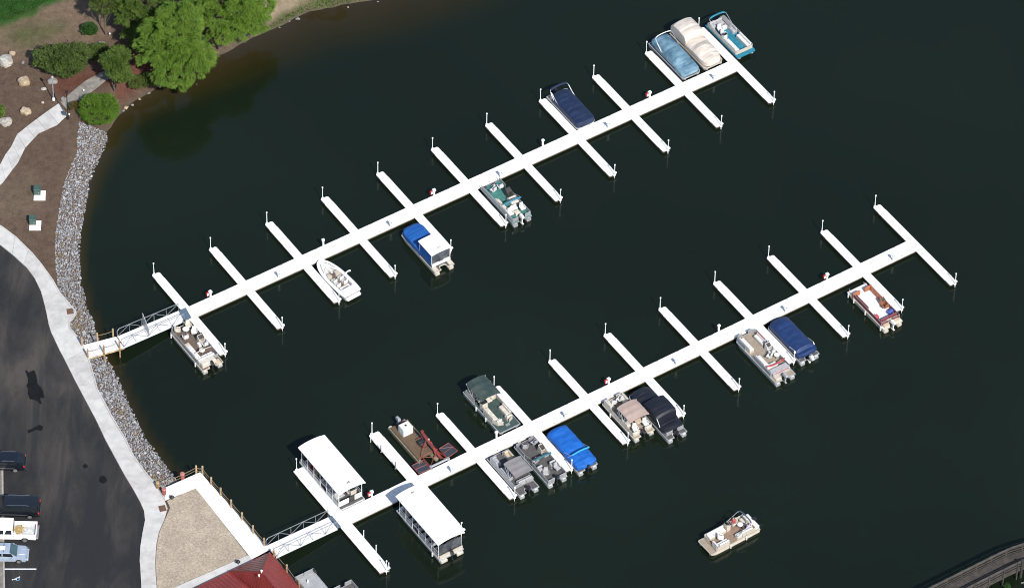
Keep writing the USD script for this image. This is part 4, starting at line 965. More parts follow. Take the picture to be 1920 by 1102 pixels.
# blue covered pontoon with white hard top
pl = F(D0, 26.8, -5.75, 1)
b = pontoon('pontoon boat under a worn bright blue cover with a white hard top at the stern', pl, 7.0, 2.5, 'grey_carpet', 'cream_panel', bow_cut=.35, fp=.45, rp=.75, notch=.85, fin=.16, trim='cream_panel', tubes='cream_panel')
cover(b, [(-.5, 1.50, 1.24, 1.20), (.6, 1.42, 1.22, 1.20), (2.0, 1.55, 1.22, 1.2), (3.0, 1.45, 1.2, 1.18), (3.4, 1.2, 1.1, 1.1)], 2.5, 'tarp_blue_worn', .72, 3, round_=(0, .9))
m = MB(); n = 9; G = np.array([[(x, y, 2.62 + .10 * (1 - (y / 1.27) ** 2)) for y in np.linspace(-1.27, 1.27, n)] for x in (-2.85, -.15)]); m.grid(G); m.grid((G - [0, 0, .09])[::-1]); 
for e in ((0, 0), (1, 1)): pass
rim = np.vstack([G[0], G[1][::-1]]); w = len(rim); m.add(np.vstack([rim, rim - [0, 0, .09]]), [f for i in range(w) for f in ((i, (i + 1) % w, i + w), ((i + 1) % w, (i + 1) % w + w, i + w))])
ht = part(b, 'hard_top', m, 'roof_white'); part(ht, 'top_smudge', MB().box(-2.25, -.05, 2.735, .35, .5, .012), 'concrete')
for x, y in ((-2.75, 1.18), (-2.75, -1.18), (-.3, 1.18), (-.3, -1.18)): part(b, 'top_post', MB().tube([(x, y, 1.15), (x, y, 2.6)], .03, 6), 'white_paint')
for y in (1.16, -1.16): part(b, 'side_curtain', MB().hull([(x, y * k, z) for x in (-2.72, -.35) for k, z in ((1.03, .95), (1.0, 2.56), (1.05, .95), (1.02, 2.56))]), 'tarp_blue_worn')
part(b, 'rear_curtain', MB().hull([(-2.74 + d, y, z) for d in (0, .03) for y in (-1.15, 1.15) for z in (1.0, 2.56)]), 'curtain'); part(b, 'stern_board', MB().box(-2.80, 0, .92, .10, 2.36, .30), 'white_paint')
for y in (.95, -.95): part(b, 'stern_step', MB().box(-3.1, y, FL + .04, .62, .5, .07, ch=.02), 'cream_panel')

# teal fishing pontoon
pl = F(D0, 38.02, -4.4, 1)
b = pontoon('fishing pontoon boat with teal carpet, pedestal seats and blue folded sun top', pl, 6.5, 2.45, 'teal_carpet', 'alu_panel', bow_cut=0, fp=.05, rp=.05, notch=.8, motor='motor_white', motor_x=.12, front_gate=1.6, fences=[((-3.1, 1.15), (3.15, 1.15)), ((-3.1, -1.15), (1.2, -1.15)), ((1.9, -1.15), (3.15, -1.15)), ((-3.1, 1.15), (-3.1, .45)), ((-3.1, -1.15), (-3.1, -.45))], trim='metal_grey')
for x, y, r in ((2.0, .42, .3), (2.02, -.55, -.2), (-2.1, .78, 3.1), (-2.1, -.78, 3.1)): chair(b, x, y, r, 'white_vinyl')
console(b, .70, -.78, .7, .66, 'dark_plastic'); couch(b, -.30, -1.1, .12, -.15, 'a', 'cream_vinyl', 'helm_seat'); couch(b, -.95, -1.1, -.45, -.12, 'f', 'cream_vinyl', 'helm_seat')
couch(b, -1.75, .62, .55, 1.1, 'p', 'cream_vinyl', 'lounge'); couch(b, -1.75, -.4, -1.3, .42, 'f', 'white_vinyl', 'rear_seat'); part(b, 'live_well', MB().box(-2.2, .02, FL + .2, .5, .6, .4, ch=.04), 'cream_vinyl')
folded_bimini(b, -.6, 1.15, -.75, 1.95, 'canvas_teal', .10)
r = part(b, 'trolling_motor', MB().box(2.95, -.35, FL + .12, .2, .5, .16, ch=.04), 'motor_black'); part(r, 'shaft', MB().tube([(2.95, -.6, FL + .2), (2.7, .2, FL + .3)], .03, 5), 'galvanised'); part(b, 'bow_table', MB().lathe([(0, FL + .4), (.12, FL + .4), (.12, FL + .44), (0, FL + .44)], 8, (2.5, -.12, 0)), 'white_vinyl')
part(b, 'bow_grab_box', MB().box(3.0, .85, FL + .14, .22, .45, .26, ch=.04), 'dark_plastic')

# navy covered pontoon, stern outward
pl = F(D0, 52.25, 3.95, -1)
b = pontoon('navy blue covered pontoon boat on the far side of the upper dock, silver rails showing', pl, 6.2, 2.5, 'tan_carpet', 'alu_panel', bow_cut=.3, fp=.4, rp=.6, notch=.7, fin=.16, motor='motor_black', motor_x=-.15)
cover(b, [(-2.45, 1.5, 1.22, 1.1), (-1.6, 1.72, 1.3, 1.14), (0, 1.62, 1.26, 1.14), (1.8, 1.5, 1.24, 1.14), (3.1, 1.25, 1.15, 1.1)], 2.5, 'tarp_navy', .62, 5, round_=(.5, .35), wr=.035)
folded_bimini(b, -1.7, 1.2, -.9, 2.05, 'tarp_navy', .12)
for y in (1.17, -1.17): part(b, 'bimini_strut', MB().tube([(-2.3, y, 1.9), (-1.2, y, 1.25)], .04, 5), 'white_paint')

# light blue tarp
pl = F(D0, 66.78, 4.6, -1)
b = pontoon('pontoon boat under a pale sky blue tarpaulin with a white sun-top hoop', pl, 6.9, 2.45, 'grey_carpet', 'alu_panel', fences=[((-3.05, 1.06), (1.9, 1.06)), ((-3.05, -1.06), (1.9, -1.06)), ((-3.05, 1.06), (-3.05, .3)), ((-3.05, -1.06), (-3.05, -.3))], bow_cut=.25, fp=.4, rp=.4, notch=.7, fin=.16)
cover(b, [(-3.3, 1.2, 1.1, 1.05), (-2.7, 1.75, 1.22, 1.1), (-1, 1.9, 1.3, 1.1), (1.2, 1.8, 1.28, 1.1), (2.05, 1.6, 1.22, 1.1)], 2.45, 'tarp_light_blue', .90, 8, round_=(.5, .9))
cover(b, [(1.75, 1.25, 1.16, 1.14), (2.6, 1.12, 1.08, 1.14), (3.35, 1.0, .98, 1.12)], 2.45, 'tarp_light_blue', .72, 9, name='bow_cover', round_=(0, .4), low=True)
folded_bimini(b, -.9, 1.16, -1.5, 2.35, 'white_paint', .045, strut=.3)

# beige full cover
pl = F(D0, 69.85, 4.65, -1)
b = pontoon('beige fully covered pontoon boat with raised rear canopy left of the last far-side finger', pl, 7.0, 2.6, 'tan_carpet', 'cream_panel', bow_cut=.35, fp=.4, rp=.4, notch=.7, fin=.16, trim='cream_panel')
cover(b, [(-.6, 1.75, 1.35, 1.22), (.3, 1.62, 1.3, 1.22), (1.2, 1.85, 1.3, 1.2), (2.2, 1.55, 1.24, 1.18), (3.45, 1.15, 1.05, 1.05)], 2.6, 'tarp_beige', .70, 12, round_=(0, 1.5), wr=.07)
cover(b, [(-3.4, 2.05, 1.85, 1.16), (-3.0, 2.5, 2.2, 1.2), (-1.8, 2.6, 2.3, 1.2), (-.75, 2.45, 2.15, 1.2), (-.45, 1.9, 1.6, 1.18)], 2.6, 'tarp_beige', .9, 14, name='canopy_cover', wr=.04)

# teal and white pontoon outside the end finger
pl = F(D0, 73.95, 3.85, -1)
b = pontoon('pontoon boat with turquoise carpet, white seats and teal folded sun top at the dock end', pl, 6.4, 2.45, 'blue_carpet', 'cream_panel', bow_cut=.1, fp=.45, rp=.35, notch=.7, trim='canvas_teal', tubes='aluminium', front_gate=0)
couch(b, .35, -1.1, 2.5, -.52, 's', 'white_vinyl'); couch(b, .35, .52, 2.5, 1.1, 'p', 'white_vinyl'); couch(b, -2.75, -1.1, -2.1, .7, 'a', 'grey_vinyl', 'rear_couch'); couch(b, -2.1, .5, -.3, 1.1, 'p', 'grey_vinyl', 'side_couch')
chair(b, -.45, -.62, .2, 'white_vinyl'); chair(b, -1.35, -.5, -.2, 'white_vinyl'); console(b, .0, -.85, .5, .5, 'white_vinyl'); part(b, 'cooler', MB().box(-1.6, .28, FL + .2, .4, .6, .4, ch=.05), 'white_vinyl')
m = MB(); m.hull([(-2.9, -1.1, .9), (-2.9, 1.1, .9), (-2.9, -1.1, 1.25), (-2.9, 1.1, 1.25), (-1.5, -1.12, 1.25), (-1.5, -1.12, 1.18), (-1.5, -.95, 1.25)]); part(b, 'folded_cover', MB().box(-2.0, .85, 1.22, 1.9, .55, .16, ch=.06), 'canvas_grey')
folded_bimini(b, -1.4, 1.15, -1.35, 1.95, 'canvas_teal', .10, strut=.25)

# --- lower dock -----------------------------------------------------
def tour_boat(label, pl, L, W, seat_mats, far):
    b = thing('tour_boat', label, 'tour boat', (pl[0][0], pl[0][1], 0), pl[1]); h, w = L / 2, W / 2
    for s in (-1, 1):
        m = MB(); m.tube([(-h - .1, s * (w - .45), .12), (-h, s * (w - .45), .14), (h - 1.2, s * (w - .45), .14), (h - .4, s * (w - .45), .25), (h, s * (w - .45), .42)], [.36, .38, .38, .28, .05], 10)
        r = part(b, 'pontoon', m, 'alu_panel', 40); part(r, 'pontoon_cap', MB().box(-h - .05, s * (w - .5), .30, .3, .75, .34, ch=.05), 'cream_panel')
    part(b, 'deck', MB().box(0, 0, FL - .05, L, W, .10), 'grey_carpet'); part(b, 'deck_trim', MB().prism(sg.box(-h, -w, h, w).buffer(.03, join_style=2).difference(sg.box(-h, -w, h, w).buffer(-.05, join_style=2)), FL - .16, FL + .015), 'aluminium')
    R = MB()
    for s in (-1, 1):
        n = 6
        for i in range(n):
            x = -h + .35 + (L - .8) * (i + .5) / n
            if i == 3: continue
            part(b, 'side_panel', MB().box(x, s * (w - .06), FL + .27, (L - .8) / n - .08, .04, .42), 'alu_panel')
        R.tube([(-h + .3, s * (w - .06), FL + .8), (h - .45, s * (w - .06), FL + .8)], .03, 5)
        for i in range(n + 1):
            x = -h + .35 + (L - .8) * i / n; part(b, 'roof_post', MB().tube([(x, s * (w - .06), FL), (x, s * (w - .06), 2.86)], .035, 6), 'white_paint')
    part(b, 'rail', R, 'aluminium')
    part(b, 'rear_screen', MB().box(-h + .3, 0, FL + .95, .03, W - .2, 1.5), 'curtain'); part(b, 'stern_board', MB().box(-h + .12, 0, FL + .2, .12, W - .1, .42), 'cream_panel')
    part(b, 'front_screen', MB().box(h - .42, 0, FL + .42, .04, W - .2, .7), 'white_paint'); part(b, 'bow_gate', MB().box(h - .40, .15, FL + .42, .05, .7, .74), 'dark_plastic')
    nrow = 8
    for i in range(nrow):
        x = -h + 1.15 + (L - 2.6) * i / (nrow - 1)
        for s in (-1, 1):
            mt = seat_mats[(i * 2 + (s > 0)) % len(seat_mats)]
            r = part(b, 'bench', MB().box(x, s * (w - .72), FL + .40, .46, 1.15, .14, ch=.04), mt); part(r, 'backrest', MB().box(x - .24, s * (w - .72), FL + .68, .09, 1.15, .5, ch=.03), mt); part(r, 'bench_leg', MB().box(x, s * (w - .72), FL + .17, .1, .9, .33), 'metal_grey')
    console(b, h - 1.1, .7, .5, .7)
    n, k = 3, 15; hw = w + .18
    G = np.array([[(x, y, 3.0 + .26 * (1 - (abs(y) / hw) ** 2.2)) for y in np.linspace(-hw, hw, k)] for x in np.linspace(-h + .05, h - .05, n)])
    m = MB(); m.grid(G); m.grid((G - [0, 0, .10])[::-1]); rim = np.vstack([G[:, 0], G[-1, 1:], G[-2::-1, -1], G[0, -2:0:-1]]); q = len(rim)
    m.add(np.vstack([rim, rim - [0, 0, .10]]), [f for i in range(q) for f in ((i, i + q, (i + 1) % q), ((i + 1) % q, i + q, (i + 1) % q + q))])
    rf = part(b, 'roof', m, 'roof_white', 30)
    m = MB(); m.tube([(h - .9, .12, 3.24), (h - .9, .12, 3.36), (h - .75, -.2, 3.34)], .03, 5); m.box(h - .78, 0, 3.29, .12, .42, .08); part(rf, 'navigation_light', m, 'metal_grey')
    outboard(b, -h + .0, 0, 'motor_black')
    return b
pl = F(D1, -12.15, 5.1, -1)
tour_boat('tour boat with long white arched roof on the far side of the lower dock', pl, 8.1, 2.95, ['grey_vinyl', 'grey_vinyl', 'maroon', 'grey_vinyl', 'tan_vinyl', 'grey_vinyl', 'dark_plastic'], True)
pl = F(D1, -7.28, -6.25, 1)
b = tour_boat('tour boat with long white arched roof on the near side of the lower dock', pl, 8.2, 2.95, ['grey_vinyl', 'grey_vinyl', 'tan_vinyl', 'grey_vinyl'], False)
fender(pl, 'white fender at the stern corner of the near-side tour boat', -2.9, 1.58)

# work barge
pl = F(D1, -1.95, 5.2, -1)
b = thing('work_barge', 'timber work barge with a red crane boom and red folding frames', 'barge', (pl[0][0], pl[0][1], 0), pl[1])
for y in (-.85, .85):
    r = part(b, 'float', MB().tube([(-3.1, y, .12), (-2.9, y, .14), (3.0, y, .14), (3.3, y, .2)], [.28, .32, .32, .2], 10), 'barge_rail', 40); part(r, 'float_cap', MB().sphere((-3.12, y, .20), (.22, .30, .30), 2), 'cream_panel', True)
for i in range(13): part(b, 'deck_plank', MB().box(-2.72 + i * .42, 0, .53, .41, 2.1, .07, ch=.008), 'barge_wood')
for y in (-1.12, 1.12): part(b, 'side_rail', MB().box(0, y, .47, 5.9, .14, .18), 'barge_rail'); part(b, 'side_bar', MB().box(0, y * .9, .60, 5.4, .05, .06), 'dark_plastic')
tk = thing('water_tote', 'white square plastic tank standing on the stern of the timber work barge', 'tank', (*(dpt(D1, -1.95 + .0, 5.2 + 1.45)[:2]), .565), pl[1])
part(tk, 'tank', MB().box(0, 0, .60, 1.0, 1.15, 1.0, ch=.06), 'tote_white'); part(tk, 'pallet', MB().box(0, 0, .05, 1.02, 1.17, .09), 'galvanised'); part(tk, 'lid', MB().lathe([(0, 1.09), (.13, 1.09), (.13, 1.15), (0, 1.16)], 10), 'black_rubber')
m = MB()
for z in (.3, .55, .8):
    m.tube([(-.515, -.59, z), (.515, -.59, z), (.515, .59, z), (-.515, .59, z)], .012, 4, closed=True)
for x in (-.25, .25):
    for y in (-.59, .59): m.tube([(x, y, .1), (x, y, 1.05)], .012, 4)
part(tk, 'cage', m, 'galvanised')
outboard(b, -3.15, .15, 'motor_grey'); part(b, 'fuel_can', MB().box(-2.6, .62, .75, .3, .35, .36, ch=.05), 'rust_red'); part(b, 'fuel_can', MB().box(-2.75, -.1, .70, .3, .3, .3, ch=.05), 'motor_black')
r = part(b, 'winch', MB().box(.85, .45, .75, .7, .55, .4, ch=.04), 'dark_plastic'); part(r, 'drum', MB().tube([(.85, .1, .95), (.85, .8, .95)], .2, 10), 'motor_black', 40); part(r, 'lever', MB().tube([(.6, .75, .7), (.55, .85, 1.25)], .03, 5), 'galvanised'); part(r, 'engine', MB().box(1.35, .5, .75, .35, .45, .4, ch=.05), 'rust_red')
m = MB(); m.tube([(.7, .85, 1.2), (1.3, .85, .6)], .04, 5); m.tube([(.7, .85, 1.2), (.2, .85, .6)], .04, 5); m.tube([(.5, .2, 1.15), (.5, 1.0, 1.15)], .04, 5); part(b, 'winch_frame', m, 'rust_red')
m = MB(); m.tube([(3.75, 1.15, .62), (.55, .75, 2.05)], .17, 4); r = part(b, 'crane_boom', m, 'boom_red')
part(r, 'ram', MB().tube([(3.2, .8, .65), (1.9, 1.05, 1.55)], .06, 6), 'rust_red', 40); part(r, 'boom_head', MB().box(.55, .78, 2.05, .22, .25, .3), 'rust_red'); part(r, 'fitting', MB().box(1.6, .92, 1.75, .14, .14, .12), 'cream_panel')
m = MB(); m.tube([(2.5, -.7, .6), (1.2, 1.0, 1.75)], .035, 5); m.tube([(2.6, 1.35, .6), (1.4, .95, 1.7)], .035, 5); part(r, 'stay', m, 'rust_red')
m = MB()
for y in (-.45, 1.75): m.tube([(2.3, y * .8 - .1, .6), (4.05, y, .55)], .06, 4)
m.tube([(2.35, -.6, .6), (2.35, 1.5, .6)], .06, 4); m.tube([(4.0, -.5, .55), (4.0, 1.8, .55)], .06, 4); m.tube([(2.4, -.5, .6), (4.0, 1.7, .56)], .04, 4); m.tube([(2.4, 1.4, .6), (4.0, -.4, .56)], .04, 4)
part(b, 'ramp_frame', m, 'rust_red'); m = MB(); m.tube([(4.05, -.45, .5), (4.05, 1.75, .5)], .13, 6); m.box(4.1, -.45, .5, .3, .2, .3); m.box(4.1, 1.75, .5, .3, .25, .35); part(b, 'front_roller', m, 'galvanised')
for Pq in ([(2.75, -.5), (4.2, -.55), (4.15, -1.95), (2.75, -1.95)], [(2.3, 1.75), (3.9, 1.8), (3.6, 3.25), (2.15, 3.05)]):
    c = np.array(Pq); mid = (c[0] + c[1]) / 2; mid2 = (c[2] + c[3]) / 2; m = MB(); z = .45
    for i in range(4): m.tube([(*c[i], z), (*c[(i + 1) % 4], z)], .055, 4)
    m.tube([(*mid, z), (*mid2, z)], .045, 4); m.tube([(*c[0], z), (*mid2, z)], .03, 4); r = part(b, 'side_wing', m, 'rust_red')
    part(r, 'wing_mesh', MB().prism(sg.Polygon(c).buffer(-.05), z - .03, z - .01), 'mesh_blue')

# green canopy pontoon, bow towards the walkway
pl = F(D1, 7.62, 4.65, -1)
b = pontoon('pontoon boat with dark green sun canopy and cream wrap-around seats on the far side', pl, 7.1, 2.6, 'green_carpet', 'cream_panel', bow_cut=.05, fp=.75, rp=.4, notch=.75, motor='motor_black', motor_x=-.1, side_gate=(-.4, -1), tubes='aluminium', fences=[((-3.15, 1.2), (1.9, 1.2)), ((1.9, 1.2), (2.55, .95)), ((2.55, .95), (2.8, .35)), ((-3.15, -1.2), (1.9, -1.2)), ((1.9, -1.2), (2.55, -.95)), ((2.55, -.95), (2.8, -.35)), ((-3.15, 1.2), (-3.15, .4)), ((-3.15, -1.2), (-3.15, -.4))])
couch(b, .05, -1.12, 2.0, -.5, 's'); couch(b, .55, .5, 2.0, 1.12, 'p'); couch(b, 2.0, -.95, 2.5, -.3, 'f', name='bow_seat'); couch(b, 2.0, .3, 2.5, .95, 'f', name='bow_seat')
chair(b, -.75, .15, 0); console(b, -.35, -.75, .55, .7, 'cream_panel'); couch(b, -2.9, -1.1, -2.2, 1.1, 'a', 'cream_vinyl', 'rear_couch'); couch(b, -2.1, .5, -.9, 1.12, 'p', name='side_couch'); chair(b, -1.2, -.65, 0)
part(b, 'bow_ladder', MB().box(2.95, .1, FL + .02, .3, .5, .06), 'metal_grey')
canopy(b, -3.2, -.15, 1.22, 2.28, 'canvas_green', .18)
fender(pl, 'white fender amidships on the green-canopied pontoon boat', -.9, -1.38); fender(pl, 'white fender towards the bow of the green-canopied pontoon boat', .95, -1.38)

# grey canopy pontoon
pl = F(D1, 4.38, -4.3, 1)
b = pontoon('grey pontoon boat with flat grey sun canopy, left one of a pair', pl, 6.2, 2.45, 'grey_carpet', 'alu_panel', fp=.5, rp=1.0, notch=.75, motor='motor_black', side_gate=(.4, -1))
couch(b, 1.5, .5, 2.5, 1.1, 'pf', 'grey_vinyl'); couch(b, 1.5, -1.1, 2.5, -.5, 'sf', 'tan_vinyl'); couch(b, -2.0, -1.1, -1.45, .6, 'a', 'grey_vinyl', 'rear_couch'); console(b, .2, -.75, .5, .65, 'alu_panel'); chair(b, -.6, -.7, 0, 'grey_vinyl'); couch(b, -.8, .55, .8, 1.1, 'p', 'grey_vinyl', 'side_couch')
canopy(b, -2.15, .22, 1.06, 2.52, 'canvas_grey', .05, droop=.04)

# grey pontoon with teal roll
pl = F(D1, 7.70, -4.5, 1)
b = pontoon('open grey pontoon boat with grey swivel chairs and a teal folded sun top', pl, 6.5, 2.42, 'grey_carpet', 'alu_panel', bow_cut=.1, fp=.3, rp=.05, notch=.85, motor='motor_black', motor_x=.15, side_gate=(.8, 1), front_gate=1.0)
chair(b, 2.25, .42, -.6, 'grey_vinyl'); chair(b, 2.25, -.70, .2, 'grey_vinyl'); chair(b, -2.05, .66, 2.6, 'grey_vinyl'); chair(b, -2.1, -.75, 3.3, 'grey_vinyl')
console(b, 1.0, -.85, .75, .6, 'cream_panel'); chair(b, .15, -.7, 0, 'grey_vinyl'); chair(b, .0, .65, .4, 'grey_vinyl'); couch(b, -1.45, .45, -.95, 1.08, 'f', 'grey_vinyl', 'rear_seat'); couch(b, -1.55, -1.08, -1.05, -.4, 'f', 'grey_vinyl', 'rear_seat')
folded_bimini(b, .25, 1.14, -.75, 1.75, 'canvas_darkteal', .10)

# blue tarp pontoon
pl = F(D1, 11.35, -5.0, 1)
b = pontoon('pontoon boat under a bright blue tarpaulin with a pale blue folded sun top', pl, 6.1, 2.45, 'grey_carpet', 'alu_panel', bow_cut=.1, fp=.35, rp=.4, notch=.7, fin=.16, motor='motor_black', motor_x=.0, trim='aluminium')
cover(b, [(-3.05, 1.15, 1.02, 1.14), (-2.4, 1.45, 1.2, 1.18), (-1.2, 1.42, 1.22, 1.18), (.4, 1.58, 1.25, 1.18), (1.8, 1.50, 1.24, 1.18), (2.55, 1.62, 1.24, 1.18), (3.05, 1.3, 1.15, 1.15)], 2.45, 'tarp_blue', .85, 21, round_=(.25, .35), wr=.045)
folded_bimini(b, -1.0, 1.2, -.65, 2.0, 'canvas_cyan', .085)

# tan canopy pontoon
pl = F(D1, 19.08, -4.25, 1)
b = pontoon('cream pontoon boat with pinkish tan sun canopy beside a navy covered one', pl, 6.1, 2.6, 'tan_carpet', 'cream_panel', bow_cut=.1, fp=.2, rp=.4, notch=.85, motor='motor_black', trim='cream_panel', tubes='aluminium')
couch(b, 1.6, .55, 2.75, 1.15, 'p'); couch(b, 1.6, -1.15, 2.75, -.55, 's'); chair(b, 2.2, .35, -.5, 'white_vinyl'); chair(b, 2.3, -.42, .4, 'white_vinyl'); console(b, .3, .75, .5, .65, 'alu_panel'); couch(b, -1.5, .5, -.4, 1.15, 'p'); couch(b, -1.7, -.25, -1.3, -1.1 + .02, 'f') if False else None
part(b, 'tan_table', MB().box(-1.5, -.35, FL + .5, .6, .8, .08, ch=.02), 'tan_vinyl'); chair(b, -2.15, -.78, 3.1, 'white_vinyl'); chair(b, -2.2, .6, 2.9, 'white_vinyl'); couch(b, -2.75, .5, -2.45, 1.1, '', name='stern_seat'); couch(b, -2.75, -1.1, -2.45, -.5, '', name='stern_seat')
canopy(b, -2.1, .42, 1.22, 2.42, 'canvas_tan', .17)
fender(pl, 'white fender on the cream pontoon boat with the tan canopy', 1.3, 1.38)

# navy covered pontoon with raised canopy
pl = F(D1, 21.92, -5.6, 1)
b = pontoon('very dark navy covered pontoon boat with raised middle canopy', pl, 7.5, 2.45, 'grey_carpet', 'alu_panel', bow_cut=.25, fp=.45, rp=.5, notch=.8, fin=.16, motor='motor_black', trim='aluminium')
cover(b, [(.3, 1.5, 1.25, 1.16), (1.6, 1.55, 1.22, 1.16), (2.6, 1.6, 1.24, 1.16), (3.5, 1.25, 1.12, 1.08)], 2.45, 'tarp_dark_navy', .85, 31, round_=(0, .8))
cover(b, [(-3.2, 1.22, 1.15, 1.15), (-2.6, 1.42, 1.22, 1.16), (-1.4, 1.45, 1.24, 1.16)], 2.45, 'tarp_dark_navy', .95, 33, name='stern_cover', round_=(.2, 0), wr=.03)
cover(b, [(-1.75, 2.15, 1.95, 1.12), (-1.5, 2.4, 2.2, 1.18), (-.3, 2.5, 2.26, 1.18), (.75, 2.4, 2.2, 1.18), (1.0, 2.1, 1.9, 1.14)], 2.45, 'tarp_dark_navy', 1.2, 35, name='canopy_cover', wr=.03)
for y in (1.2, -1.2):
    m = MB(); m.tube([(-2.2, y, 1.2), (-1.55, y, 2.05)], .03, 5); m.tube([(-1.0, y, 1.2), (-1.75, y, 1.9)], .03, 5); part(b, 'canopy_strut', m, 'white_paint')

# tan carpet, red stripe
pl = F(D1, 36.36, -5.0, 1)
b = pontoon('open tan-carpeted pontoon boat with a red stripe across its rear seat', pl, 7.6, 2.6, 'tan_carpet', 'alu_panel', bow_cut=.35, fp=.1, rp=1.05, notch=.8, motor='motor_grey', motor_x=.1, side_gate=(.7, 1), trim='aluminium')
couch(b, 1.25, .55, 3.25, 1.12, 'p', 'white_vinyl'); couch(b, 1.35, -1.12, 2.9, -.55, 's', 'white_vinyl'); part(b, 'seat_stripe', MB().box(2.2, -1.03, FL + .70, 1.4, .08, .02), 'pink_red'); console(b, .65, -.85, .55, .6, 'white_vinyl'); chair(b, -.10, -.80, 0, 'white_vinyl'); table(b, -.95, -.85, .3); chair(b, -.45, -.2, .5, 'white_vinyl')
couch(b, -1.4, .55, .2, 1.12, 'p', 'white_vinyl', 'side_couch'); couch(b, -2.0, -.3, -1.4, 1.12, 'a', 'white_vinyl', 'rear_couch')
th = np.linspace(-1, 1, 13); part(b, 'red_stripe', MB().tube([(-2.12 + .22 * abs(t) ** 3, t * 1.18, FL + .82) for t in th], .075, 6), 'red_vinyl', 40)
part(b, 'sun_deck', MB().box(-2.65, 0, FL + .30, .85, 2.2, .58, ch=.08), 'grey_vinyl'); part(b, 'red_piping', MB().tube([(-3.08, .95, FL + .55), (-3.1, 0, FL + .57), (-3.08, -.9, FL + .55)], .035, 5), 'red_vinyl'); part(b, 'stern_box', MB().box(-3.35, .75, FL + .14, .6, .7, .3, ch=.05), 'cream_panel')

# royal blue cover
pl = F(D1, 40.30, -4.65, 1)
b = pontoon('royal blue covered pontoon boat right of the red-striped boat', pl, 6.2, 2.5, 'grey_carpet', 'alu_panel', bow_cut=.3, fp=.4, rp=.4, notch=.9, fin=.16, motor='motor_white', motor_x=-.15, tilt=.5)
cover(b, [(-2.85, 1.12, 1.02, 1.10), (-2.3, 1.22, 1.12, 1.14), (-2.1, 1.6, 1.28, 1.15), (-1, 1.66, 1.28, 1.15), (.6, 1.62, 1.26, 1.15), (1.9, 1.72, 1.26, 1.15), (2.7, 1.5, 1.2, 1.12), (3.0, 1.2, 1.1, 1.05)], 2.5, 'tarp_royal', .86, 41, round_=(.2, .6), wr=.03)
for y, s in ((1.22, 1), (-1.22, 1)): part(b, 'bimini_strut', MB().tube([(-1.0, y, 1.22), (-2.0, y, 1.45), (-2.2, y, 1.2)], .035, 5), 'aluminium')

# white deck, rusty brown trim
pl = F(D1, 50.70, -5.35, 1)
b = pontoon('open white-decked pontoon boat with rust-brown seat trim and gear', pl, 6.7, 2.5, 'white_deck', 'maroon', bow_cut=0, fp=.15, rp=.5, notch=.8, motor='motor_white', motor_x=.05, trim='cream_panel', tubes='cream_panel', fences=[((-2.85, 1.18), (2.3, 1.18)), ((-2.85, -1.18), (2.3, -1.18)), ((-2.85, 1.18), (-2.85, .3)), ((-2.85, -1.18), (-2.85, -.3))])
for x, y, sx, sy, mt in ((2.35, .78, .20, .95, 'brown_vinyl'), (2.35, -.78, .20, .9, 'brown_vinyl'), (1.0, -1.05, 2.5, .20, 'brown_vinyl'), (.9, 1.06, 2.2, .16, 'maroon')): part(b, 'seat_trim', MB().box(x, y, FL + .36, sx, sy, .62, ch=.05), mt)
chair(b, -.9, -.70, 0, 'brown_vinyl'); console(b, -.2, -.85, .45, .55, 'brown_vinyl', screen=False); couch(b, -2.55, -1.08, -2.2, 1.08, 'a', 'maroon', 'rear_couch')
bp_, br_ = pl; c, q = math.cos(br_), math.sin(br_)
def on_boat(x, y): return bp_[0] + c * x - q * y, bp_[1] + q * x + c * y
t = thing('blue_bag', 'royal blue bag lying by the helm of the white-decked pontoon boat', 'bag', (*on_boat(-1.65, -.85), FL + .02), br_ + .3); part(t, 'bag_body', MB().box(0, 0, .2, .45, .7, .4, ch=.12), 'blue_cloth', 40); part(t, 'strap', MB().tube([(.1, -.2, .38), (.1, 0, .52), (.1, .2, .38)], .025, 5), 'black_rubber')
t = thing('red_cooler', 'red cooler against the side panel of the white-decked pontoon boat', 'cooler', (*on_boat(-1.55, .92), FL + .005), br_); part(t, 'cooler_body', MB().box(0, 0, .19, .42, .36, .38, taper=1.06), 'red_vinyl'); part(t, 'lid', MB().box(0, 0, .42, .46, .40, .08, ch=.03), 'pink_red')
for y in (.7, -.7): part(b, 'stern_locker', MB().box(-3.0, y, FL + .12, .5, .7, .26, ch=.04), 'tan_vinyl')
for x, y in ((3.1, 1.1), (3.1, -1.0)): part(b, 'bow_cleat', MB().tube([(x - .15, y, FL + .05), (x + .1, y, FL + .3), (x + .25, y * .9, FL + .35)], .03, 5), 'galvanised')
for x, lab in ((3.0, 'at the bow corner'), (2.0, 'near the bow'), (-.1, 'amidships'), (-2.9, 'at the stern corner')): fender(pl, f'white fender hanging {lab} of the white-decked pontoon boat', x, 1.34)

# cruising pontoon under way
pl = F(D1, 18.45, -23.75, 0); pl = (pl[0], pl[1] + .03)
b = pontoon('cream pontoon boat under way on open water with two people aboard', pl, 6.3, 2.35, 'tan_carpet', 'cream_panel', bow_cut=.08, fp=.7, rp=.6, notch=.6, motor='motor_black', motor_x=-.05, trim='cream_panel', tubes='cream_panel', side_gate=(.45, 1))
mat('cruise_carpet', (.22, .155, .115), .95, .15, 3)
part(b, 'carpet', MB().box(.2, 0, FL + .006, 4.6, 2.1, .012), 'cruise_carpet')
couch(b, .1, -1.05, 2.2, -.42, 's', 'white_vinyl'); couch(b, .75, .48, 2.0, 1.05, 'p', 'white_vinyl'); chair(b, 1.15, .15, 2.4, 'white_vinyl'); couch(b, 2.0, .1, 2.3, .9, 'f', 'white_vinyl', 'bow_seat'); console(b, -.25, -.75, .5, .6, 'cream_panel'); chair(b, -1.05, -.72, 0, 'cream_vinyl')
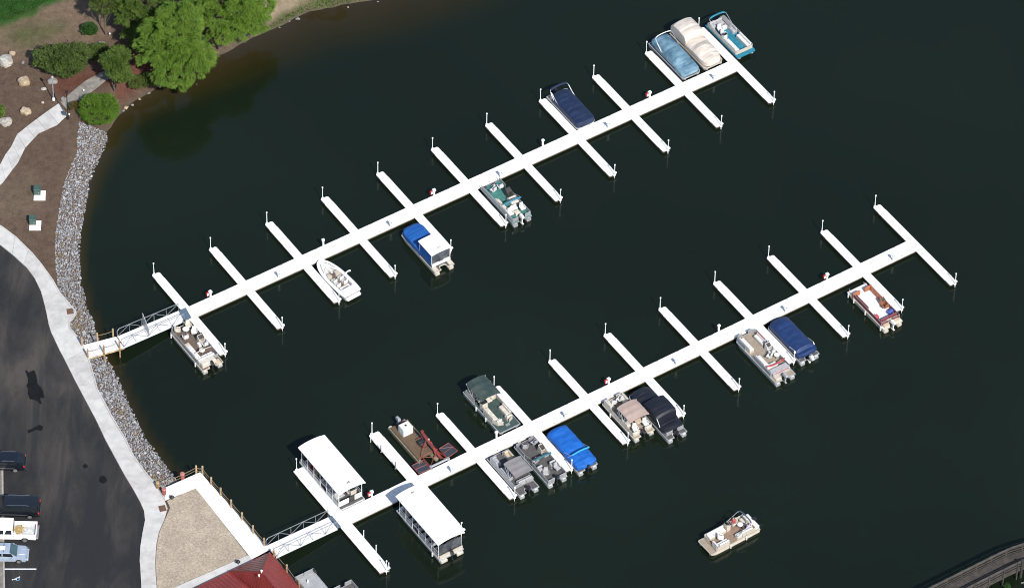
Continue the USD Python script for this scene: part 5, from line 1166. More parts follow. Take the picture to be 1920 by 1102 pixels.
couch(b, -2.3, .55, -.3, 1.05, 'p', 'white_vinyl', 'side_couch'); couch(b, -2.55, -.9, -1.95, .6, 'a', 'cream_vinyl', 'rear_couch'); table(b, -1.45, -.05, .30)
part(b, 'sun_pad', MB().box(-2.85, .05, FL + .3, .55, 2.0, .5, ch=.08), 'white_vinyl')
folded_bimini(b, -.35, 1.12, -1.75, 2.15, 'canvas_bluegrey', .075, strut=.3)
bp_, br_ = pl; c, q = math.cos(br_), math.sin(br_)
seat_person('person', 'person in a red top seated at the helm of the cruising pontoon boat', on_boat(-1.0, -.70), br_, 'shirt_red', FL + .50)
seat_person('person', 'person in a pale lilac top on the rear couch of the cruising pontoon boat', on_boat(-1.85, .66), br_ - 1.3, 'shirt_lilac', FL + .42)
fender(pl, 'white fender forward on the side of the cruising pontoon boat', .7, 1.24); fender(pl, 'white fender aft on the side of the cruising pontoon boat', -1.35, 1.24)

gxw, gyw = np.meshgrid(np.linspace(-12.5, -3.2, 94), np.linspace(-2.6, 2.6, 54), indexing='ij')
dist = -3.2 - gxw; arm = np.exp(-((np.abs(gyw) - .55 - .16 * dist) / .22) ** 2); mid_ = np.exp(-(gyw / .5) ** 2)
nz = meshkit.fbm(np.dstack([gxw * 1.4, gyw * 2.6, 0 * gxw]), 4, 51) - .5
edge = np.clip(np.minimum.reduce([(gxw + 12.5) / 4., (2.6 - np.abs(gyw)) / .5, np.ones_like(gxw)]), 0, 1) * np.clip(dist / .3, 0, 1)
hz = 2.4 * (.030 * arm * (1 + 3 * nz) + .05 * nz * mid_ + .012 * np.sin(gxw * 5.2 + np.abs(gyw) * 3) * mid_) * edge * np.exp(-dist / 6.)
m = MB(); m.grid(np.dstack([gxw, gyw, .004 + hz - .012 * (edge < .02)])); m.xform(br_, (bp_[0], bp_[1], 0))
solo('wake', m, 'water', kind='stuff', label='faint ripples of the wake behind the cruising pontoon boat', cat='wake', smooth=True)
# boats at the bottom edge
q = inv(569, 1079, .6)
pl = (dpt(D1, q[0] + .05, q[1] - 3.1), D1['a'] + HALF)
b = pontoon('bare grey-decked pontoon boat beside the red-roofed building, cut by the picture edge', pl, 6.2, 2.35, 'alu_panel', 'metal_grey', fp=.08, rp=.3, front_gate=.3, bow_cut=0, fences=[((3.0, 1.1), (3.0, .1)), ((3.0, .02), (3.0, -1.1)), ((-2.8, 1.1), (3.0, 1.1))])
mat('grey_deck', (.30, .31, .32), .7, .08, 2); part(b, 'deck_sheet', MB().box(0, 0, FL + .006, 6.0, 2.2, .012), 'grey_deck')
r = part(b, 'trolling_motor', MB().box(2.8, -1.1, FL + .45, .35, .2, .2, ch=.04), 'motor_black'); part(r, 'shaft', MB().tube([(2.9, -1.15, .1), (2.7, -1.1, FL + .5), (2.3, -1.05, FL + .55)], .04, 5), 'maroon'); part(b, 'white_lamp', MB().lathe([(0, FL), (.09, FL), (.09, FL + .35), (0, FL + .45)], 8, (2.1, .15, 0)), 'white_paint')
q = inv(640, 1094, 1.2)
pl = (dpt(D1, q[0] + .1, q[1] - 3.0), D1['a'] + HALF)
pontoon('pontoon boat whose silver bow rail just enters the picture at the bottom edge', pl, 6.0, 2.3, 'grey_carpet', 'alu_panel', fp=.05, rp=.3, front_gate=.6)

# ------------------------------------------------------------------ vehicles in the car park
def wheels(t, xs, w, r=.36, z0=0.):
    for x in xs:
        for s in (-1, 1):
            y = s * (w - .12)
            p = part(t, 'wheel', MB().tube([(x, y - .12, r), (x, y + .12, r)], r, 16), 'tyre', 40)
            part(p, 'rim', MB().tube([(x, y + s * .115, r), (x, y + s * .135, r)], r * .62, 12), 'rim', 40)
def shell(t, name, prof, w, mat_, tumble=0., zb=.9, smooth=25, roundx=.0):
    """a body panel swept across the car: prof is its side outline; tumble narrows it above zb"""
    prof = np.array(prof, float); n = len(prof); zt = prof[:, 1].max()
    f = 1 - tumble * np.clip((prof[:, 1] - zb) / max(zt - zb, .01), 0, 1)
    m = MB(); m.hull(np.vstack([np.c_[prof[:, 0], s * w * f, prof[:, 1]] for s in (-1, 1)])) if roundx is None else m
    if roundx is not None:
        rows = []
        for v in (-1, -.86, 0, .86, 1): rows.append(np.c_[prof[:, 0] * (1 - roundx * abs(v) ** 3), v * w * f, prof[:, 1] - .05 * (abs(v) > .9) * (prof[:, 1] > zt - .05)])
        G = np.stack(rows, 1); G = np.concatenate([G, G[:1]]); m.grid(G[::-1])
        tri = trimesh.creation.triangulate_polygon(sg.Polygon(prof), engine='earcut'); 
        for k in (0, -1):
            V = rows[k]; idx = cKDTree(prof).query(tri[0])[1]; f_ = idx[np.asarray(tri[1])]; m.add(V, f_ if k else f_[:, ::-1])
    return part(t, name, m, mat_, smooth)
def pane(t, name, P, mat_='glass_dark', th=.02):
    P = np.array(P, float); n = np.cross(P[1] - P[0], P[2] - P[0]); n /= np.linalg.norm(n)
    return part(t, name, MB().hull(np.vstack([P + n * th * .5, P - n * th * .5])), mat_)
def suv(label, loc, rot, paint, L=4.8, w=.94, H=1.78, van=False):
    t = thing('parked_car', label, 'car', loc, rot); h = L / 2
    shell(t, 'body', [(-h, .35), (h, .35), (h + .02, .75), (h - .1, 1.0), (h - 1.15, 1.10), (-h + .05, 1.12), (-h - .02, .8)], w, paint, .04, .9, 25, .03)
    a, b2 = h - (1.0 if van else 1.25), h - (1.6 if van else 1.95)
    shell(t, 'cabin', [(a, 1.08), (b2, H - .03), (b2 - .4, H), (-h + (.45 if van else .95), H - .02), (-h + (.12 if van else .55), H - .10), (-h + .02, 1.08)], w - .03, paint, .17, 1.08, 25, .02)
    wt = w - .02
    for s in (-1, 1):
        for x0, x1 in ((b2 - .95, b2 - .02 + .12), (b2 - 1.9, b2 - 1.02)) + (((-h + .35, b2 - 1.97),) if van else ()):
            pane(t, 'side_window', [(x0, s * (wt * .985 + .004), 1.17), (x1 + (.25 if x1 > b2 else 0), s * (wt * .985 + .004), 1.17), (x1 - .12, s * (wt * .86 + .018), H - .17), (x0, s * (wt * .86 + .018), H - .17)])
        part(t, 'roof_rail', MB().tube([(b2 - .3, s * w * .76, H - .01), (b2 - .5, s * w * .76, H + .05), (-h + 1.2, s * w * .76, H + .05), (-h + 1.0, s * w * .76, H - .02)], .022, 5), 'chrome')
        part(t, 'tail_light', MB().box(-h + .02, s * (w - .08), .92, .14, .12, .22, ch=.02), 'lamp_red'); part(t, 'headlight', MB().box(h - .07, s * (w - .22), .84, .16, .36, .18, ch=.03), 'chrome')
        part(t, 'side_trim', MB().box(0, s * (w + .005), .66, L * .55, .03, .06), 'chrome'); part(t, 'mirror', MB().box(b2 + .28, s * (w + .10), 1.18, .14, .22, .16, ch=.03), paint)
    pane(t, 'windscreen', [(a + .02, -w * .86, 1.13), (a + .02, w * .86, 1.13), (b2 + .06, w * .74, H - .07), (b2 + .06, -w * .74, H - .07)])
    pane(t, 'rear_window', [(-h - .0, -w * .78, 1.2), (-h - .0, w * .78, 1.2), (-h + (.11 if van else .44), w * .72, H - .16), (-h + (.11 if van else .44), -w * .72, H - .16)])
    part(t, 'bumper', MB().box(-h - .05, 0, .50, .18, w * 1.9, .24, ch=.05), paint); part(t, 'bumper', MB().box(h + .04, 0, .50, .16, w * 1.9, .26, ch=.05), paint)
    wheels(t, (-h + .95, h - .95), w); return t
def at_wheel(u, v, dx, w):
    """car centre whose near wheel touches the ground at pixel (u, v), dx ahead of the centre along +x"""
    p = px(u, v, 1.19); return (p[0] - dx, p[1] + w - .12, 1.19)
suv('black car with roof rails at the left edge, topmost of the parked row', at_wheel(30, 884.5, 1.40, .90), math.pi, 'car_blueblack', 4.6, .90, 1.56)
suv('long black van parked directly above the white pickup', at_wheel(53.5, 971.5, 1.50, .97), math.pi, 'car_black', 5.2, .97, 1.82, True)
# white pickup, tail to the right
loc = at_wheel(47, 1015.5, 1.75, .98)
t = thing('pickup_truck', 'white crew-cab pickup truck with straw in its open bed', 'pickup truck', loc, math.pi); h, w = 2.95, .98
shell(t, 'body', [(-h, .50), (h, .50), (h, .95), (h - .08, 1.08), (h - 1.2, 1.14), (-.55, 1.14), (-.60, .82), (-h, .82)], w, 'car_white', .02, .9, 25, .015)
shell(t, 'cabin', [(1.75, 1.12), (1.10, 1.86), (.7, 1.90), (-.25, 1.88), (-.52, 1.80), (-.58, 1.12)], w - .03, 'car_white', .14, 1.12, 25, .0)
for s in (-1, 1):
    part(t, 'bed_side', MB().box(-1.78, s * (w - .06), .98, 2.34, .13, .46, ch=.03), 'car_white')
    for x0, x1 in ((.42, 1.30), (-.42, .34)): pane(t, 'side_window', [(x0, s * (w * .97), 1.22), (x1, s * (w * .97), 1.22), (x1 - .22, s * (w * .865 + .012), 1.72), (x0 + .03, s * (w * .865 + .012), 1.72)])
    part(t, 'tail_light', MB().box(-h + .0, s * (w - .09), .98, .08, .16, .34), 'lamp_red'); part(t, 'mirror', MB().box(1.45, s * (w + .13), 1.25, .14, .26, .22, ch=.03), 'car_white'); part(t, 'headlight', MB().box(h - .03, s * (w - .22), .92, .12, .34, .16), 'chrome')
    part(t, 'door_handle', MB().box(.42, s * (w + .012), 1.06, .16, .03, .04), 'dark_plastic')
part(t, 'tailgate', MB().box(-h + .05, 0, .98, .10, 1.72, .46, ch=.02), 'car_white'); part(t, 'bed_floor', MB().box(-1.75, 0, .825, 2.3, 1.72, .03), 'bed_liner'); part(t, 'bumper', MB().box(-h - .08, 0, .60, .2, 1.84, .18, ch=.04), 'chrome'); part(t, 'front_bumper', MB().box(h + .05, 0, .58, .2, 1.9, .26, ch=.04), 'chrome')
pane(t, 'windscreen', [(1.78, -.84, 1.18), (1.78, .84, 1.18), (1.16, .74, 1.80), (1.16, -.74, 1.80)]); pane(t, 'rear_window', [(-.595, -.7, 1.22), (-.595, .7, 1.22), (-.55, .66, 1.70), (-.55, -.66, 1.70)])
wheels(t, (-1.75, 1.95), w, .39)
st = thing('straw_heap', 'loose heap of tan straw and debris in the bed of the white pickup', 'straw', (loc[0], loc[1], loc[2] + .845), math.pi)
rs = np.random.default_rng(8); m = MB()
for i in range(220):
    x, y = rs.normal(-1.05, .27), rs.normal(.05, .34)
    if abs(y) < .78 and -2.7 < x < -.7: m.box(x, y, .03 + .16 * math.exp(-((x + 1.05) ** 2 + y * y) * 3) * rs.uniform(.3, 1), rs.uniform(.12, .3), .035, .03, rot=rs.uniform(0, 3.1))
part(st, 'straw', m, 'straw')
m = MB(); m.box(-1.75, .25, .05, .5, .12, .08, rot=.5); m.box(-2.1, -.1, .05, .3, .2, .10, rot=.2); part(st, 'scrap', m, 'bed_liner')
# silver car, nose to the right
loc = at_wheel(35.5, 1055, 1.35, .90)
t = thing('silver_car', 'silver blue hatchback with a roof carrier parked nose-out below the pickup', 'car', loc, 0.); h, w = 2.25, .90
shell(t, 'body', [(-h, .34), (h - .05, .34), (h + .03, .62), (h - .12, .82), (h - .95, .98), (-h + .1, 1.02), (-h - .02, .75)], w, 'car_silver', .05, .8, 30, .07)
shell(t, 'cabin', [(1.15, .96), (.42, 1.42), (.0, 1.50), (-1.3, 1.47), (-1.75, 1.38), (-2.15, .99)], w - .03, 'car_silver', .20, .96, 30, .0)
pane(t, 'windscreen', [(1.16, -.76, 1.0), (1.16, .76, 1.0), (.45, .66, 1.43), (.45, -.66, 1.43)], 'glass_blue'); pane(t, 'rear_window', [(-2.16, -.7, 1.04), (-2.16, .7, 1.04), (-1.78, .62, 1.36), (-1.78, -.62, 1.36)])
for s in (-1, 1):
    for x0, x1, d in ((-.28, .62, .2), (-1.25, -.36, 0), (-1.85, -1.32, -.1)): pane(t, 'side_window', [(x0, s * w * .962, 1.05), (x1 + d, s * w * .962, 1.05), (x1 - .02, s * (w * .80 + .02), 1.36), (x0 + .02, s * (w * .80 + .02), 1.36)])
    part(t, 'headlight', MB().box(h - .18, s * (w - .25), .72, .28, .32, .12, ch=.03), 'chrome'); part(t, 'mirror', MB().box(.72, s * (w + .07), 1.02, .12, .18, .12, ch=.03), 'car_silver'); part(t, 'tail_light', MB().box(-h + .03, s * (w - .14), .86, .12, .22, .2), 'lamp_red')
    part(t, 'hood_crease', MB().tube([(1.3, s * .42, .955), (1.9, s * .34, .875)], .018, 4), 'car_silver')
part(t, 'bumper', MB().box(h - .02, 0, .48, .2, w * 1.72, .22, ch=.06), 'car_silver'); part(t, 'roof_carrier', MB().box(-.55, -.1, 1.60, 1.0, .42, .16, ch=.06), 'car_white'); m = MB()
for x in (-.2, -.9): m.tube([(x, -.62, 1.47), (x, -.6, 1.53), (x, .6, 1.53), (x, .62, 1.47)], .025, 5)
part(t, 'roof_bar', m, 'dark_plastic'); wheels(t, (-1.35, 1.35), w, .33)

# ------------------------------------------------------------------ upper bank: lamps, boxes, boulders
for (u, v), lab in (((72, 364), 'green utility box on a white concrete pad, upper of the two'), ((63.5, 420), 'green utility box on a white concrete pad, lower of the two')):
    p = px(u, v, 1.30); t = thing('utility_box', lab, 'utility box', (p[0] + .10, p[1] - .10, 1.1), math.radians(2))
    part(t, 'pad', MB().box(.05, -.05, .09, 1.28, 1.45, .2, ch=.02), 'white_deck'); r = part(t, 'cabinet', MB().box(-.22, .32, .58, .74, .74, .78, taper=.95, ch=.04), 'transformer_green')
    part(r, 'lid', MB().box(-.22, .32, .985, .76, .76, .05, ch=.02), 'transformer_green'); part(r, 'door', MB().box(-.22, -.055, .56, .6, .02, .62), 'transformer_green'); part(r, 'handle', MB().box(-.05, -.07, .6, .05, .03, .14), 'galvanised')
def lamp(label, u, v, h, m1, head, z=1.2):
    p = px(u, v, z); t = thing('lamp_post', label, 'lamp post', (p[0], p[1], z))
    part(t, 'base', MB().lathe([(0, 0), (.16, 0), (.15, .30), (.09, .38), (0, .38)], 10), 'white_paint' if m1 == 'metal_grey' else m1, 40); part(t, 'pole', MB().tube([(0, 0, .3), (0, 0, h - .3)], [.07, .05], 8), m1, 40)
    r = part(t, 'lantern', MB().lathe([(0, h - .32), (.08, h - .3), (.17, h - .1), (.15, h + .1), (0, h + .2)], 10), head, 40); part(r, 'finial', MB().lathe([(0, h + .15), (.05, h + .2), (0, h + .3)], 8), m1); return t
lamp('slim grey lamp post with white base standing on the mulch', 100.5, 188, 3.5, 'metal_grey', 'galvanised')
lamp('black lamp post at the end of the pale garden path', 127.5, 223, 4.2, 'lamp_black', 'lamp_black')
p = px(119, 215, 1.25); t = thing('hose_bundle', 'dark blue bundle with a pale hose loop at the foot of the black lamp post', 'bundle', (p[0], p[1], 1.245))
part(t, 'cloth', MB().hull(np.random.default_rng(4).normal(size=(24, 3)) * [.20, .18, .14] + [0, 0, .2]), 'canvas_bluegrey', 40); th = np.linspace(-.5, 3.6, 14); part(t, 'hose', MB().tube(np.c_[.18 + .28 * np.cos(th - 1.6), -.12 + .34 * np.sin(th - 1.6), np.full(14, .06)], .04, 6), 'cream_panel', 40)
def boulder(label, u, v, sx, sy, sz, mat_, seed, rot=0.):
    m = trimesh.creation.icosphere(3, 1.0); V = m.vertices; V = V / (np.abs(V) ** 3.2).sum(1, keepdims=True) ** (1 / 3.2)
    V = V * (1 + (meshkit.fbm(V * 1.3 + seed * 3.1, 4, seed)[:, None] - .5) * .75); p = px(u, v, LAND); c, q = math.cos(rot), math.sin(rot)
    V = V * [sx, sy, sz]; V = np.c_[V[:, 0] * c - V[:, 1] * q, V[:, 0] * q + V[:, 1] * c, V[:, 2]] + [p[0], p[1], LAND + sz * .55]
    tag(solo('boulder', MB().add(V, m.faces), mat_, smooth=38), label, 'boulder')
boulder('big pale flat-topped boulder at the left edge of the mulch bed', 11, 117, .72, .80, .42, 'boulder_pale', 3, .3)
boulder('small rounded tan boulder behind the big pale one', 23, 102, .34, .26, .22, 'boulder', 4)
boulder('tan boulder in the middle of the mulch bed', 45, 156, .66, .60, .38, 'boulder', 5, .2)
boulder('tan wedge-shaped boulder below the middle one, near the pale path', 47.5, 211, .58, .48, .34, 'boulder', 6, -.5)
boulder('pale slab-like boulder at the left edge by the garden path', 11, 230, .62, .70, .26, 'boulder_pale', 7, .35)
boulder('grey boulder half hidden among the trees behind the dark shrub', 190, 86, .42, .38, .28, 'boulder_grey', 8)
boulder('grey boulder beside the slim grey lamp post', 98, 154, .52, .36, .24, 'boulder_grey', 9, .2)
boulder('small grey stone right of the big pale boulder', 43, 118, .17, .17, .14, 'boulder_grey', 10)
boulder('small white slab lying on the mulch left of the grey lamp post', 82, 167, .30, .20, .05, 'boulder_pale', 11, .4)
boulder('small pale stone above the end of the garden path', 80, 193, .16, .14, .10, 'boulder', 12)
boulder('small pale stone on the grey path by the black lamp post', 118, 186, .2, .24, .14, 'boulder_grey', 13)
for (u, v), lab in (((206, 68), 'tiny white marker light under the trees at the top left'), ((131, 148), 'tiny white marker light at the edge of the dark shrub'), ((157, 174), 'tiny white marker light on the grey path beside the round bush'), ((130, 219), 'tiny white marker light right of the black lamp post')):
    p = px(u, v, 1.2); t = thing('marker_light', lab, 'path light', (p[0], p[1], LAND)); part(t, 'stake', MB().tube([(0, 0, -.1), (0, 0, .35)], .03, 5), 'metal_grey'); part(t, 'lens', MB().lathe([(0, .32), (.09, .34), (.10, .44), (0, .50)], 8), 'white_paint', 40)

# ------------------------------------------------------------------ trees and shrubs
def foliage(blobs, n, size, seed, droop=.35, clump=.8, nclump=70, lo=.55, aspect=2.4):
    """leaf sprays gathered in clumps over the outside of the crown's lobes"""
    r = np.random.default_rng(seed); B = np.array([[*c, *q] for c, q in blobs], float)
    area = (B[:, 3] * B[:, 4] + B[:, 4] * B[:, 5] + B[:, 3] * B[:, 5]); pick = r.choice(len(B), nclump, p=area / area.sum())
    d = r.normal(size=(nclump, 3)); d[:, 2] = np.abs(d[:, 2]) * 1.15 - .45; d /= np.linalg.norm(d, axis=1)[:, None]
    C = B[pick, :3] + d * B[pick, 3:] * r.uniform(lo, 1.0, (nclump, 1)); cs = clump * r.uniform(.6, 1.35, nclump)
    k = r.integers(0, nclump, n); e = r.normal(size=(n, 3)); e /= np.linalg.norm(e, axis=1)[:, None]; e[:, 2] = np.where(e[:, 2] < -.2, -e[:, 2] * .4, e[:, 2])
    far_ = np.where(r.uniform(size=(n, 1)) < .14, r.uniform(1.1, 1.75, (n, 1)), 1.0)
    P = C[k] + e * cs[k, None] * r.uniform(.35, 1.05, (n, 1)) ** .6 * far_ * [1, 1, .72]
    out = P - B[:, :3].mean(0); out /= np.linalg.norm(out, axis=1)[:, None]
    ax = out * .8 + e * .6 + r.normal(size=(n, 3)) * .55 + [0, 0, -droop]; ax /= np.linalg.norm(ax, axis=1)[:, None]
    nr = e * .7 + [0, 0, .8] + r.normal(size=(n, 3)) * .45; sd = np.cross(ax, nr); sd /= np.linalg.norm(sd, axis=1)[:, None] + 1e-9; nr = np.cross(sd, ax)
    L = size * r.uniform(.6, 1.5, n)[:, None]; Wd = L / aspect
    V = np.stack([P - ax * L * .5, P + sd * Wd * .5 + nr * L * .08, P + ax * L * .5, P - sd * Wd * .5 + nr * L * .08], 1).reshape(-1, 3)
    i = np.arange(n)[:, None] * 4; Fc = np.vstack([i + [0, 1, 2], i + [0, 2, 3]])
    return MB().add(V, Fc), C
def tree(name, label, cat, u, v, h, blobs, n, size, mat_, seed, trunk=.18, stems=1, z=LAND, group=None, **kw):
    p = px(u, v, z); t = thing(name, label, cat, (p[0], p[1], z), 0, group); r = np.random.default_rng(seed + 1)
    f, C = foliage(blobs, n, size, seed, **kw); part(t, 'crown', f, mat_)
    m = MB()
    for s in range(stems):
        a = 6.28 * s / stems + .4; o = np.array([.22 * math.cos(a), .22 * math.sin(a), 0]) * (stems > 1); top = np.array(blobs[s % len(blobs)][0], float)
        m.tube([o + [0, 0, -.3], o * 1.6 + [0, 0, h * .25], top * [.5, .5, .6] + o, top], [trunk, trunk * .8, trunk * .55, trunk * .2], 8)
    r0 = part(t, 'trunk', m, 'bark', 50)
    m = MB(); c0 = np.mean([b[0] for b in blobs], 0)
    for q in C[r.choice(len(C), min(len(C), 34), replace=False)]:
        s0 = np.array([0, 0, h * .3]) + (c0 - [0, 0, h * .3]) * r.uniform(0, .7); m.tube([s0, (s0 + q) / 2 + [0, 0, .15], q], [trunk * .32, trunk * .2, trunk * .07], 5)
    part(t, 'limb', m, 'bark'); return t
tree('willow_tree', 'tall bright green willow leaning over the water at the top left', 'tree', 318, 150, 7, [((.2, .4, 6.0), (3.5, 3.2, 3.0)), ((2.2, -1.4, 4.0), (2.4, 2.0, 2.4)), ((-1.6, -.4, 4.6), (2.3, 2.2, 2.4)), ((.6, -2.3, 2.8), (2.2, 1.5, 2.0)), ((1.2, 1.8, 7.2), (2.6, 2.6, 2.2)), ((3.4, .4, 3.2), (1.7, 1.6, 1.7))], 52000, .36, 'leaf_bright', 21, .22, 3, clump=.46, nclump=560, droop=.55, aspect=4.2, lo=.72)
tree('willow_tree', 'bright green willow on the bank right of the tallest one, cut by the top edge', 'tree', 412, 84, 7, [((.8, .4, 5.0), (3.2, 3.2, 3.0)), ((2.6, 1.2, 3.6), (2.4, 2.4, 2.2)), ((-1.2, 1.6, 6.0), (2.6, 2.8, 2.4)), ((1.0, 3.6, 6.4), (3.2, 2.8, 2.6)), ((4.2, 2.6, 3.6), (2.0, 2.2, 2.0)), ((.4, -.8, 1.9), (2.0, 1.1, 1.4)), ((2.4, .3, 1.6), (1.9, 1.1, 1.2)), ((4.4, 1.6, 1.6), (1.6, 1.1, 1.2))], 52000, .36, 'leaf_bright', 22, .2, 3, clump=.46, nclump=560, droop=.55, aspect=4.2, lo=.72)
tree('willow_tree', 'mid green tree behind the tall willow, cut by the top edge', 'tree', 268, 70, 7, [((.2, .6, 5.2), (2.7, 2.8, 2.8)), ((1.6, 3.2, 6.4), (3.0, 2.8, 2.6)), ((-1.2, 2.2, 6.0), (2.3, 2.4, 2.4)), ((-.6, -.6, 3.4), (1.7, 1.5, 1.6)), ((-.2, -2.2, 2.0), (1.9, 1.5, 1.5)), ((1.6, -3.2, 1.6), (1.7, 1.3, 1.3)), ((-1.8, .4, 3.2), (1.5, 1.6, 1.6))], 40000, .32, 'leaf_mid', 23, .18, 2, clump=.46, nclump=500, droop=.5, aspect=3.4, lo=.7)
tree('thin_tree', 'thin-crowned olive tree with a bare pale stem at the top left', 'tree', 198, 66, 5, [((0, .4, 4.6), (1.5, 1.6, 1.6)), ((.9, 1.4, 5.0), (1.5, 1.6, 1.4)), ((-.5, 2.6, 5.4), (1.6, 1.6, 1.4))], 6500, .26, 'leaf_olive', 24, .09, 1, clump=.42, nclump=150, aspect=2.4)
tree('dark_shrub', 'broad dark olive-green shrub tree on the mulch bed', 'tree', 118, 133, 3, [((-.4, .0, 1.8), (2.5, 2.0, 1.5)), ((1.3, .3, 1.9), (1.9, 1.7, 1.4)), ((-1.9, .5, 1.6), (1.5, 1.4, 1.2)), ((.6, -.9, 1.5), (1.7, 1.2, 1.2))], 24000, .23, 'leaf_dark', 25, .10, 4, clump=.34, nclump=420, aspect=2.4, lo=.7)
tree('small_tree', 'small multi-stemmed tree with yellowish green leaves above the round bush', 'tree', 215, 166, 3.4, [((.3, .2, 2.9), (1.4, 1.3, 1.2)), ((-.5, .9, 3.2), (1.2, 1.2, 1.1)), ((.9, -.3, 2.3), (1.1, 1.0, 1.0)), ((.5, 1.6, 3.6), (1.3, 1.2, 1.0))], 12000, .22, 'leaf_mid', 26, .07, 3, clump=.32, nclump=260, aspect=2.4, lo=.65)
tree('round_bush', 'round bright green bush at the upper end of the rubble bank', 'bush', 186, 216, 1.2, [((0, .0, .8), (2.25, 2.05, 1.1)), ((-.6, .7, 1.0), (1.5, 1.4, 1.0)), ((.5, .6, 1.1), (1.5, 1.4, .95)), ((.1, -.8, .75), (1.75, 1.3, .85))], 24000, .13, 'leaf_bush', 27, .06, 3, clump=.20, nclump=900, lo=.88, aspect=1.9)
tree('rust_shrub', 'low rusty reddish shrub at the left of the round bright bush', 'bush', 141, 203, .5, [((0, 0, .35), (.70, .55, .42)), ((.4, .1, .3), (.5, .5, .36))], 2600, .13, 'leaf_rust', 28, .03, 2, clump=.18, nclump=70, lo=.8, aspect=1.7)
tree('small_bush', 'small round deep green bush on the mulch near the thin tree', 'bush', 167, 62, .8, [((0, 0, .55), (.82, .75, .62))], 4200, .15, 'leaf_deep', 29, .04, 2, clump=.22, nclump=90, lo=.85, aspect=1.7)
tree('small_bush', 'low dark green bush between the broad dark shrub and the small tree', 'bush', 176, 104, .9, [((0, 0, .6), (1.1, .9, .7)), ((.9, .2, .6), (.9, .8, .7))], 5200, .18, 'leaf_dark', 30, .04, 2, clump=.26, nclump=110, lo=.8, aspect=1.8)
tree('edge_bush', 'green bush cut off by the left edge above the garden path', 'bush', -6, 215, .9, [((0, 0, .5), (.9, .9, .6))], 3000, .16, 'leaf_mid', 32, .04, 2, clump=.22, nclump=80, lo=.8, aspect=1.8)
tree('bank_bush', 'olive ground-hugging bush on the bank between the small tree and the willow', 'bush', 262, 160, .8, [((0, 0, .4), (1.2, .9, .5)), ((1.0, .6, .4), (1.0, .8, .5))], 5200, .18, 'leaf_olive', 33, .04, 2, clump=.26, nclump=110, lo=.8, aspect=2.0)
tree('bank_bush', 'grass-green bush on the bank at the top edge right of the willows', 'bush', 618, -6, .8, [((0, .4, .5), (2.0, 1.0, .6)), ((-2.2, .2, .45), (1.4, .9, .5))], 5200, .18, 'leaf_bush', 34, .04, 2, clump=.26, nclump=120, lo=.8, aspect=2.4)
# grass and weeds along the bank and on the lawn
def tufts(P, n, size, seed, zf=ground_z):
    r = np.random.default_rng(seed); pg = sg.Polygon(P); x0, y0, x1, y1 = pg.bounds; q = r.uniform((x0, y0), (x1, y1), (n * 4, 2)); q = q[shapely.contains_xy(pg, q[:, 0], q[:, 1])][:n]
    w = pxy(q, .7); w = w[signed(w) > .25]; z = zf(w); n = len(w); a = r.uniform(0, 6.28, n); s = size * r.uniform(.5, 1.5, n)
    d = np.c_[np.cos(a), np.sin(a), np.zeros(n)]; tip = np.c_[w, z] + np.c_[r.normal(size=(n, 2)) * .5, np.ones(n)] * s[:, None]
    V = np.stack([np.c_[w, z - .02] - d * s[:, None] * .28, np.c_[w, z - .02] + d * s[:, None] * .28, tip], 1).reshape(-1, 3); return MB().add(V, np.arange(n * 3).reshape(-1, 3))
solo('bank_grass', tufts([(425, 106), (452, 74), (520, 34), (560, 12), (760, -60), (712, 2), (640, 14), (560, 38), (490, 72), (450, 92)], 5000, .20, 41), 'leaf_mid', 'weedy grass along the natural bank at the top', 'grass', kind='stuff')
solo('lawn_grass', tufts([(-60, -80), (140, -80), (112, -2), (60, 27), (18, 44), (-60, 60)], 12000, .15, 42), 'leaf_deep', 'dark green lawn in the top left corner', 'grass', kind='stuff')

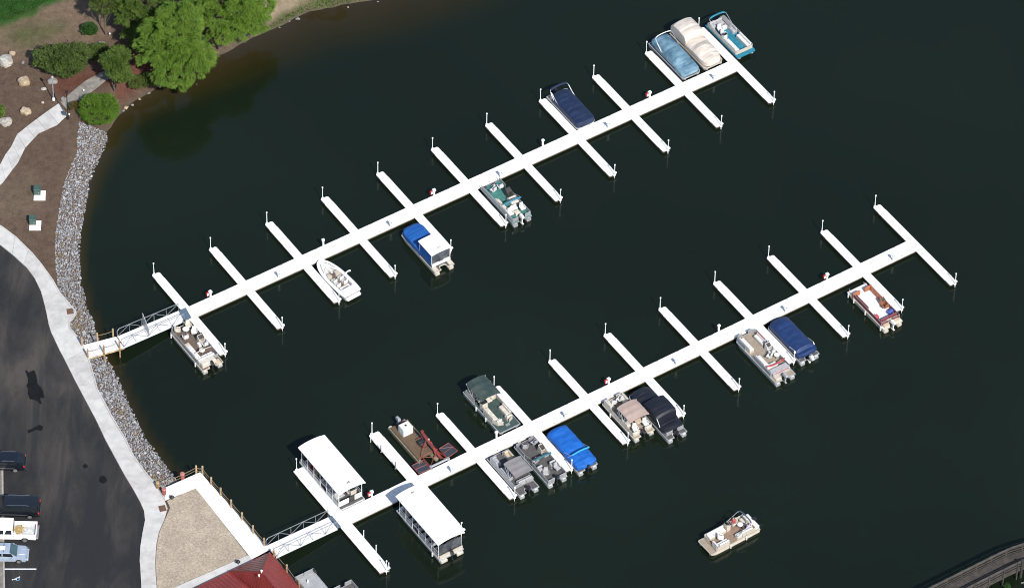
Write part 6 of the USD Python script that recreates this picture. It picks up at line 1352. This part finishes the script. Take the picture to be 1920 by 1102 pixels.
# ------------------------------------------------------------------ timber bridge in the lower right corner
ZW = 1.45
br = thing('timber_bridge', 'weathered grey timber footbridge with railings in the lower right corner', 'footbridge')
far = [px(u, v, ZW) for u, v in ((1660, 1158), (1744, 1113.5), (1838, 1066.5), (1871, 1050), (1896, 1038.5), (1925, 1029.5), (2010, 1008))]
far = np.array(far)[:, :2]; d = np.gradient(far, axis=0); d /= np.linalg.norm(d, axis=1)[:, None]; nrm = np.c_[d[:, 1], -d[:, 0]]
BWD = 2.05; near = far + nrm * BWD
s = np.r_[0, np.cumsum(np.linalg.norm(np.diff(far, axis=0), axis=1))]; S_ = s[-1]
at = lambda A, q: np.c_[np.interp(q, s, A[:, 0]), np.interp(q, s, A[:, 1])]
k = np.arange(0, S_ - .2, .19)
for i, q in enumerate(k):
    a = at(far, [q + .006, q + .184]); b = at(near, [q + .006, q + .184])
    part(br, 'plank', MB().prism(sg.Polygon([a[0], a[1], b[1], b[0]]), ZW - .05, ZW + (i * 7 % 5) * .002), 'boardwalk_wood')
for A, nm in ((far, 'far'), (near, 'near')):
    for z, w_, hh, name, mt in ((ZW + 1.08, .16, .05, 'rail_cap', 'boardwalk_wood_pale'), (ZW + .86, .05, .14, 'rail_board', 'boardwalk_wood'), (ZW + .52, .05, .14, 'rail_board', 'boardwalk_wood'), (ZW + .18, .05, .14, 'rail_board', 'boardwalk_wood'), (ZW - .22, .08, .28, 'side_beam', 'boardwalk_wood')):
        for i in range(len(A) - 1):
            l = sg.LineString([A[i], A[i + 1]]).buffer(w_ / 2, cap_style=2); part(br, name, MB().prism(l, z - hh / 2, z + hh / 2), mt)
    for q in np.arange(.3, S_, 1.9):
        p = at(A, [q])[0] + (nrm[0] * (-.06 if nm == 'far' else .06)); part(br, 'rail_post', MB().box(p[0], p[1], ZW - .6, .12, .12, 3.5, rot=.6), 'boardwalk_wood')
q = at(near, [s[4]])[0] + nrm[4] * .05; part(br, 'pier_post', MB().box(q[0], q[1], ZW - .8, .24, .24, 4.1, rot=.5), 'dark_plastic')
p = px(1893, 1098, .2); 
tree('water_shrub', 'small green shrub growing from the water under the timber footbridge', 'bush', 1888, 1104, .8, [((0, 0, .35), (.28, .28, .3))], 500, .13, 'leaf_deep', 35, .04, 2, z=0.0, clump=.2, nclump=50, lo=.7, aspect=1.8)
p = px(1917, 1090, .15); tag(solo('floating_board', MB().box(p[0] + .3, p[1], .08, .9, .12, .1, rot=.2), 'concrete_old'), 'pale board lying in the water beside the timber footbridge at the right edge', 'board')
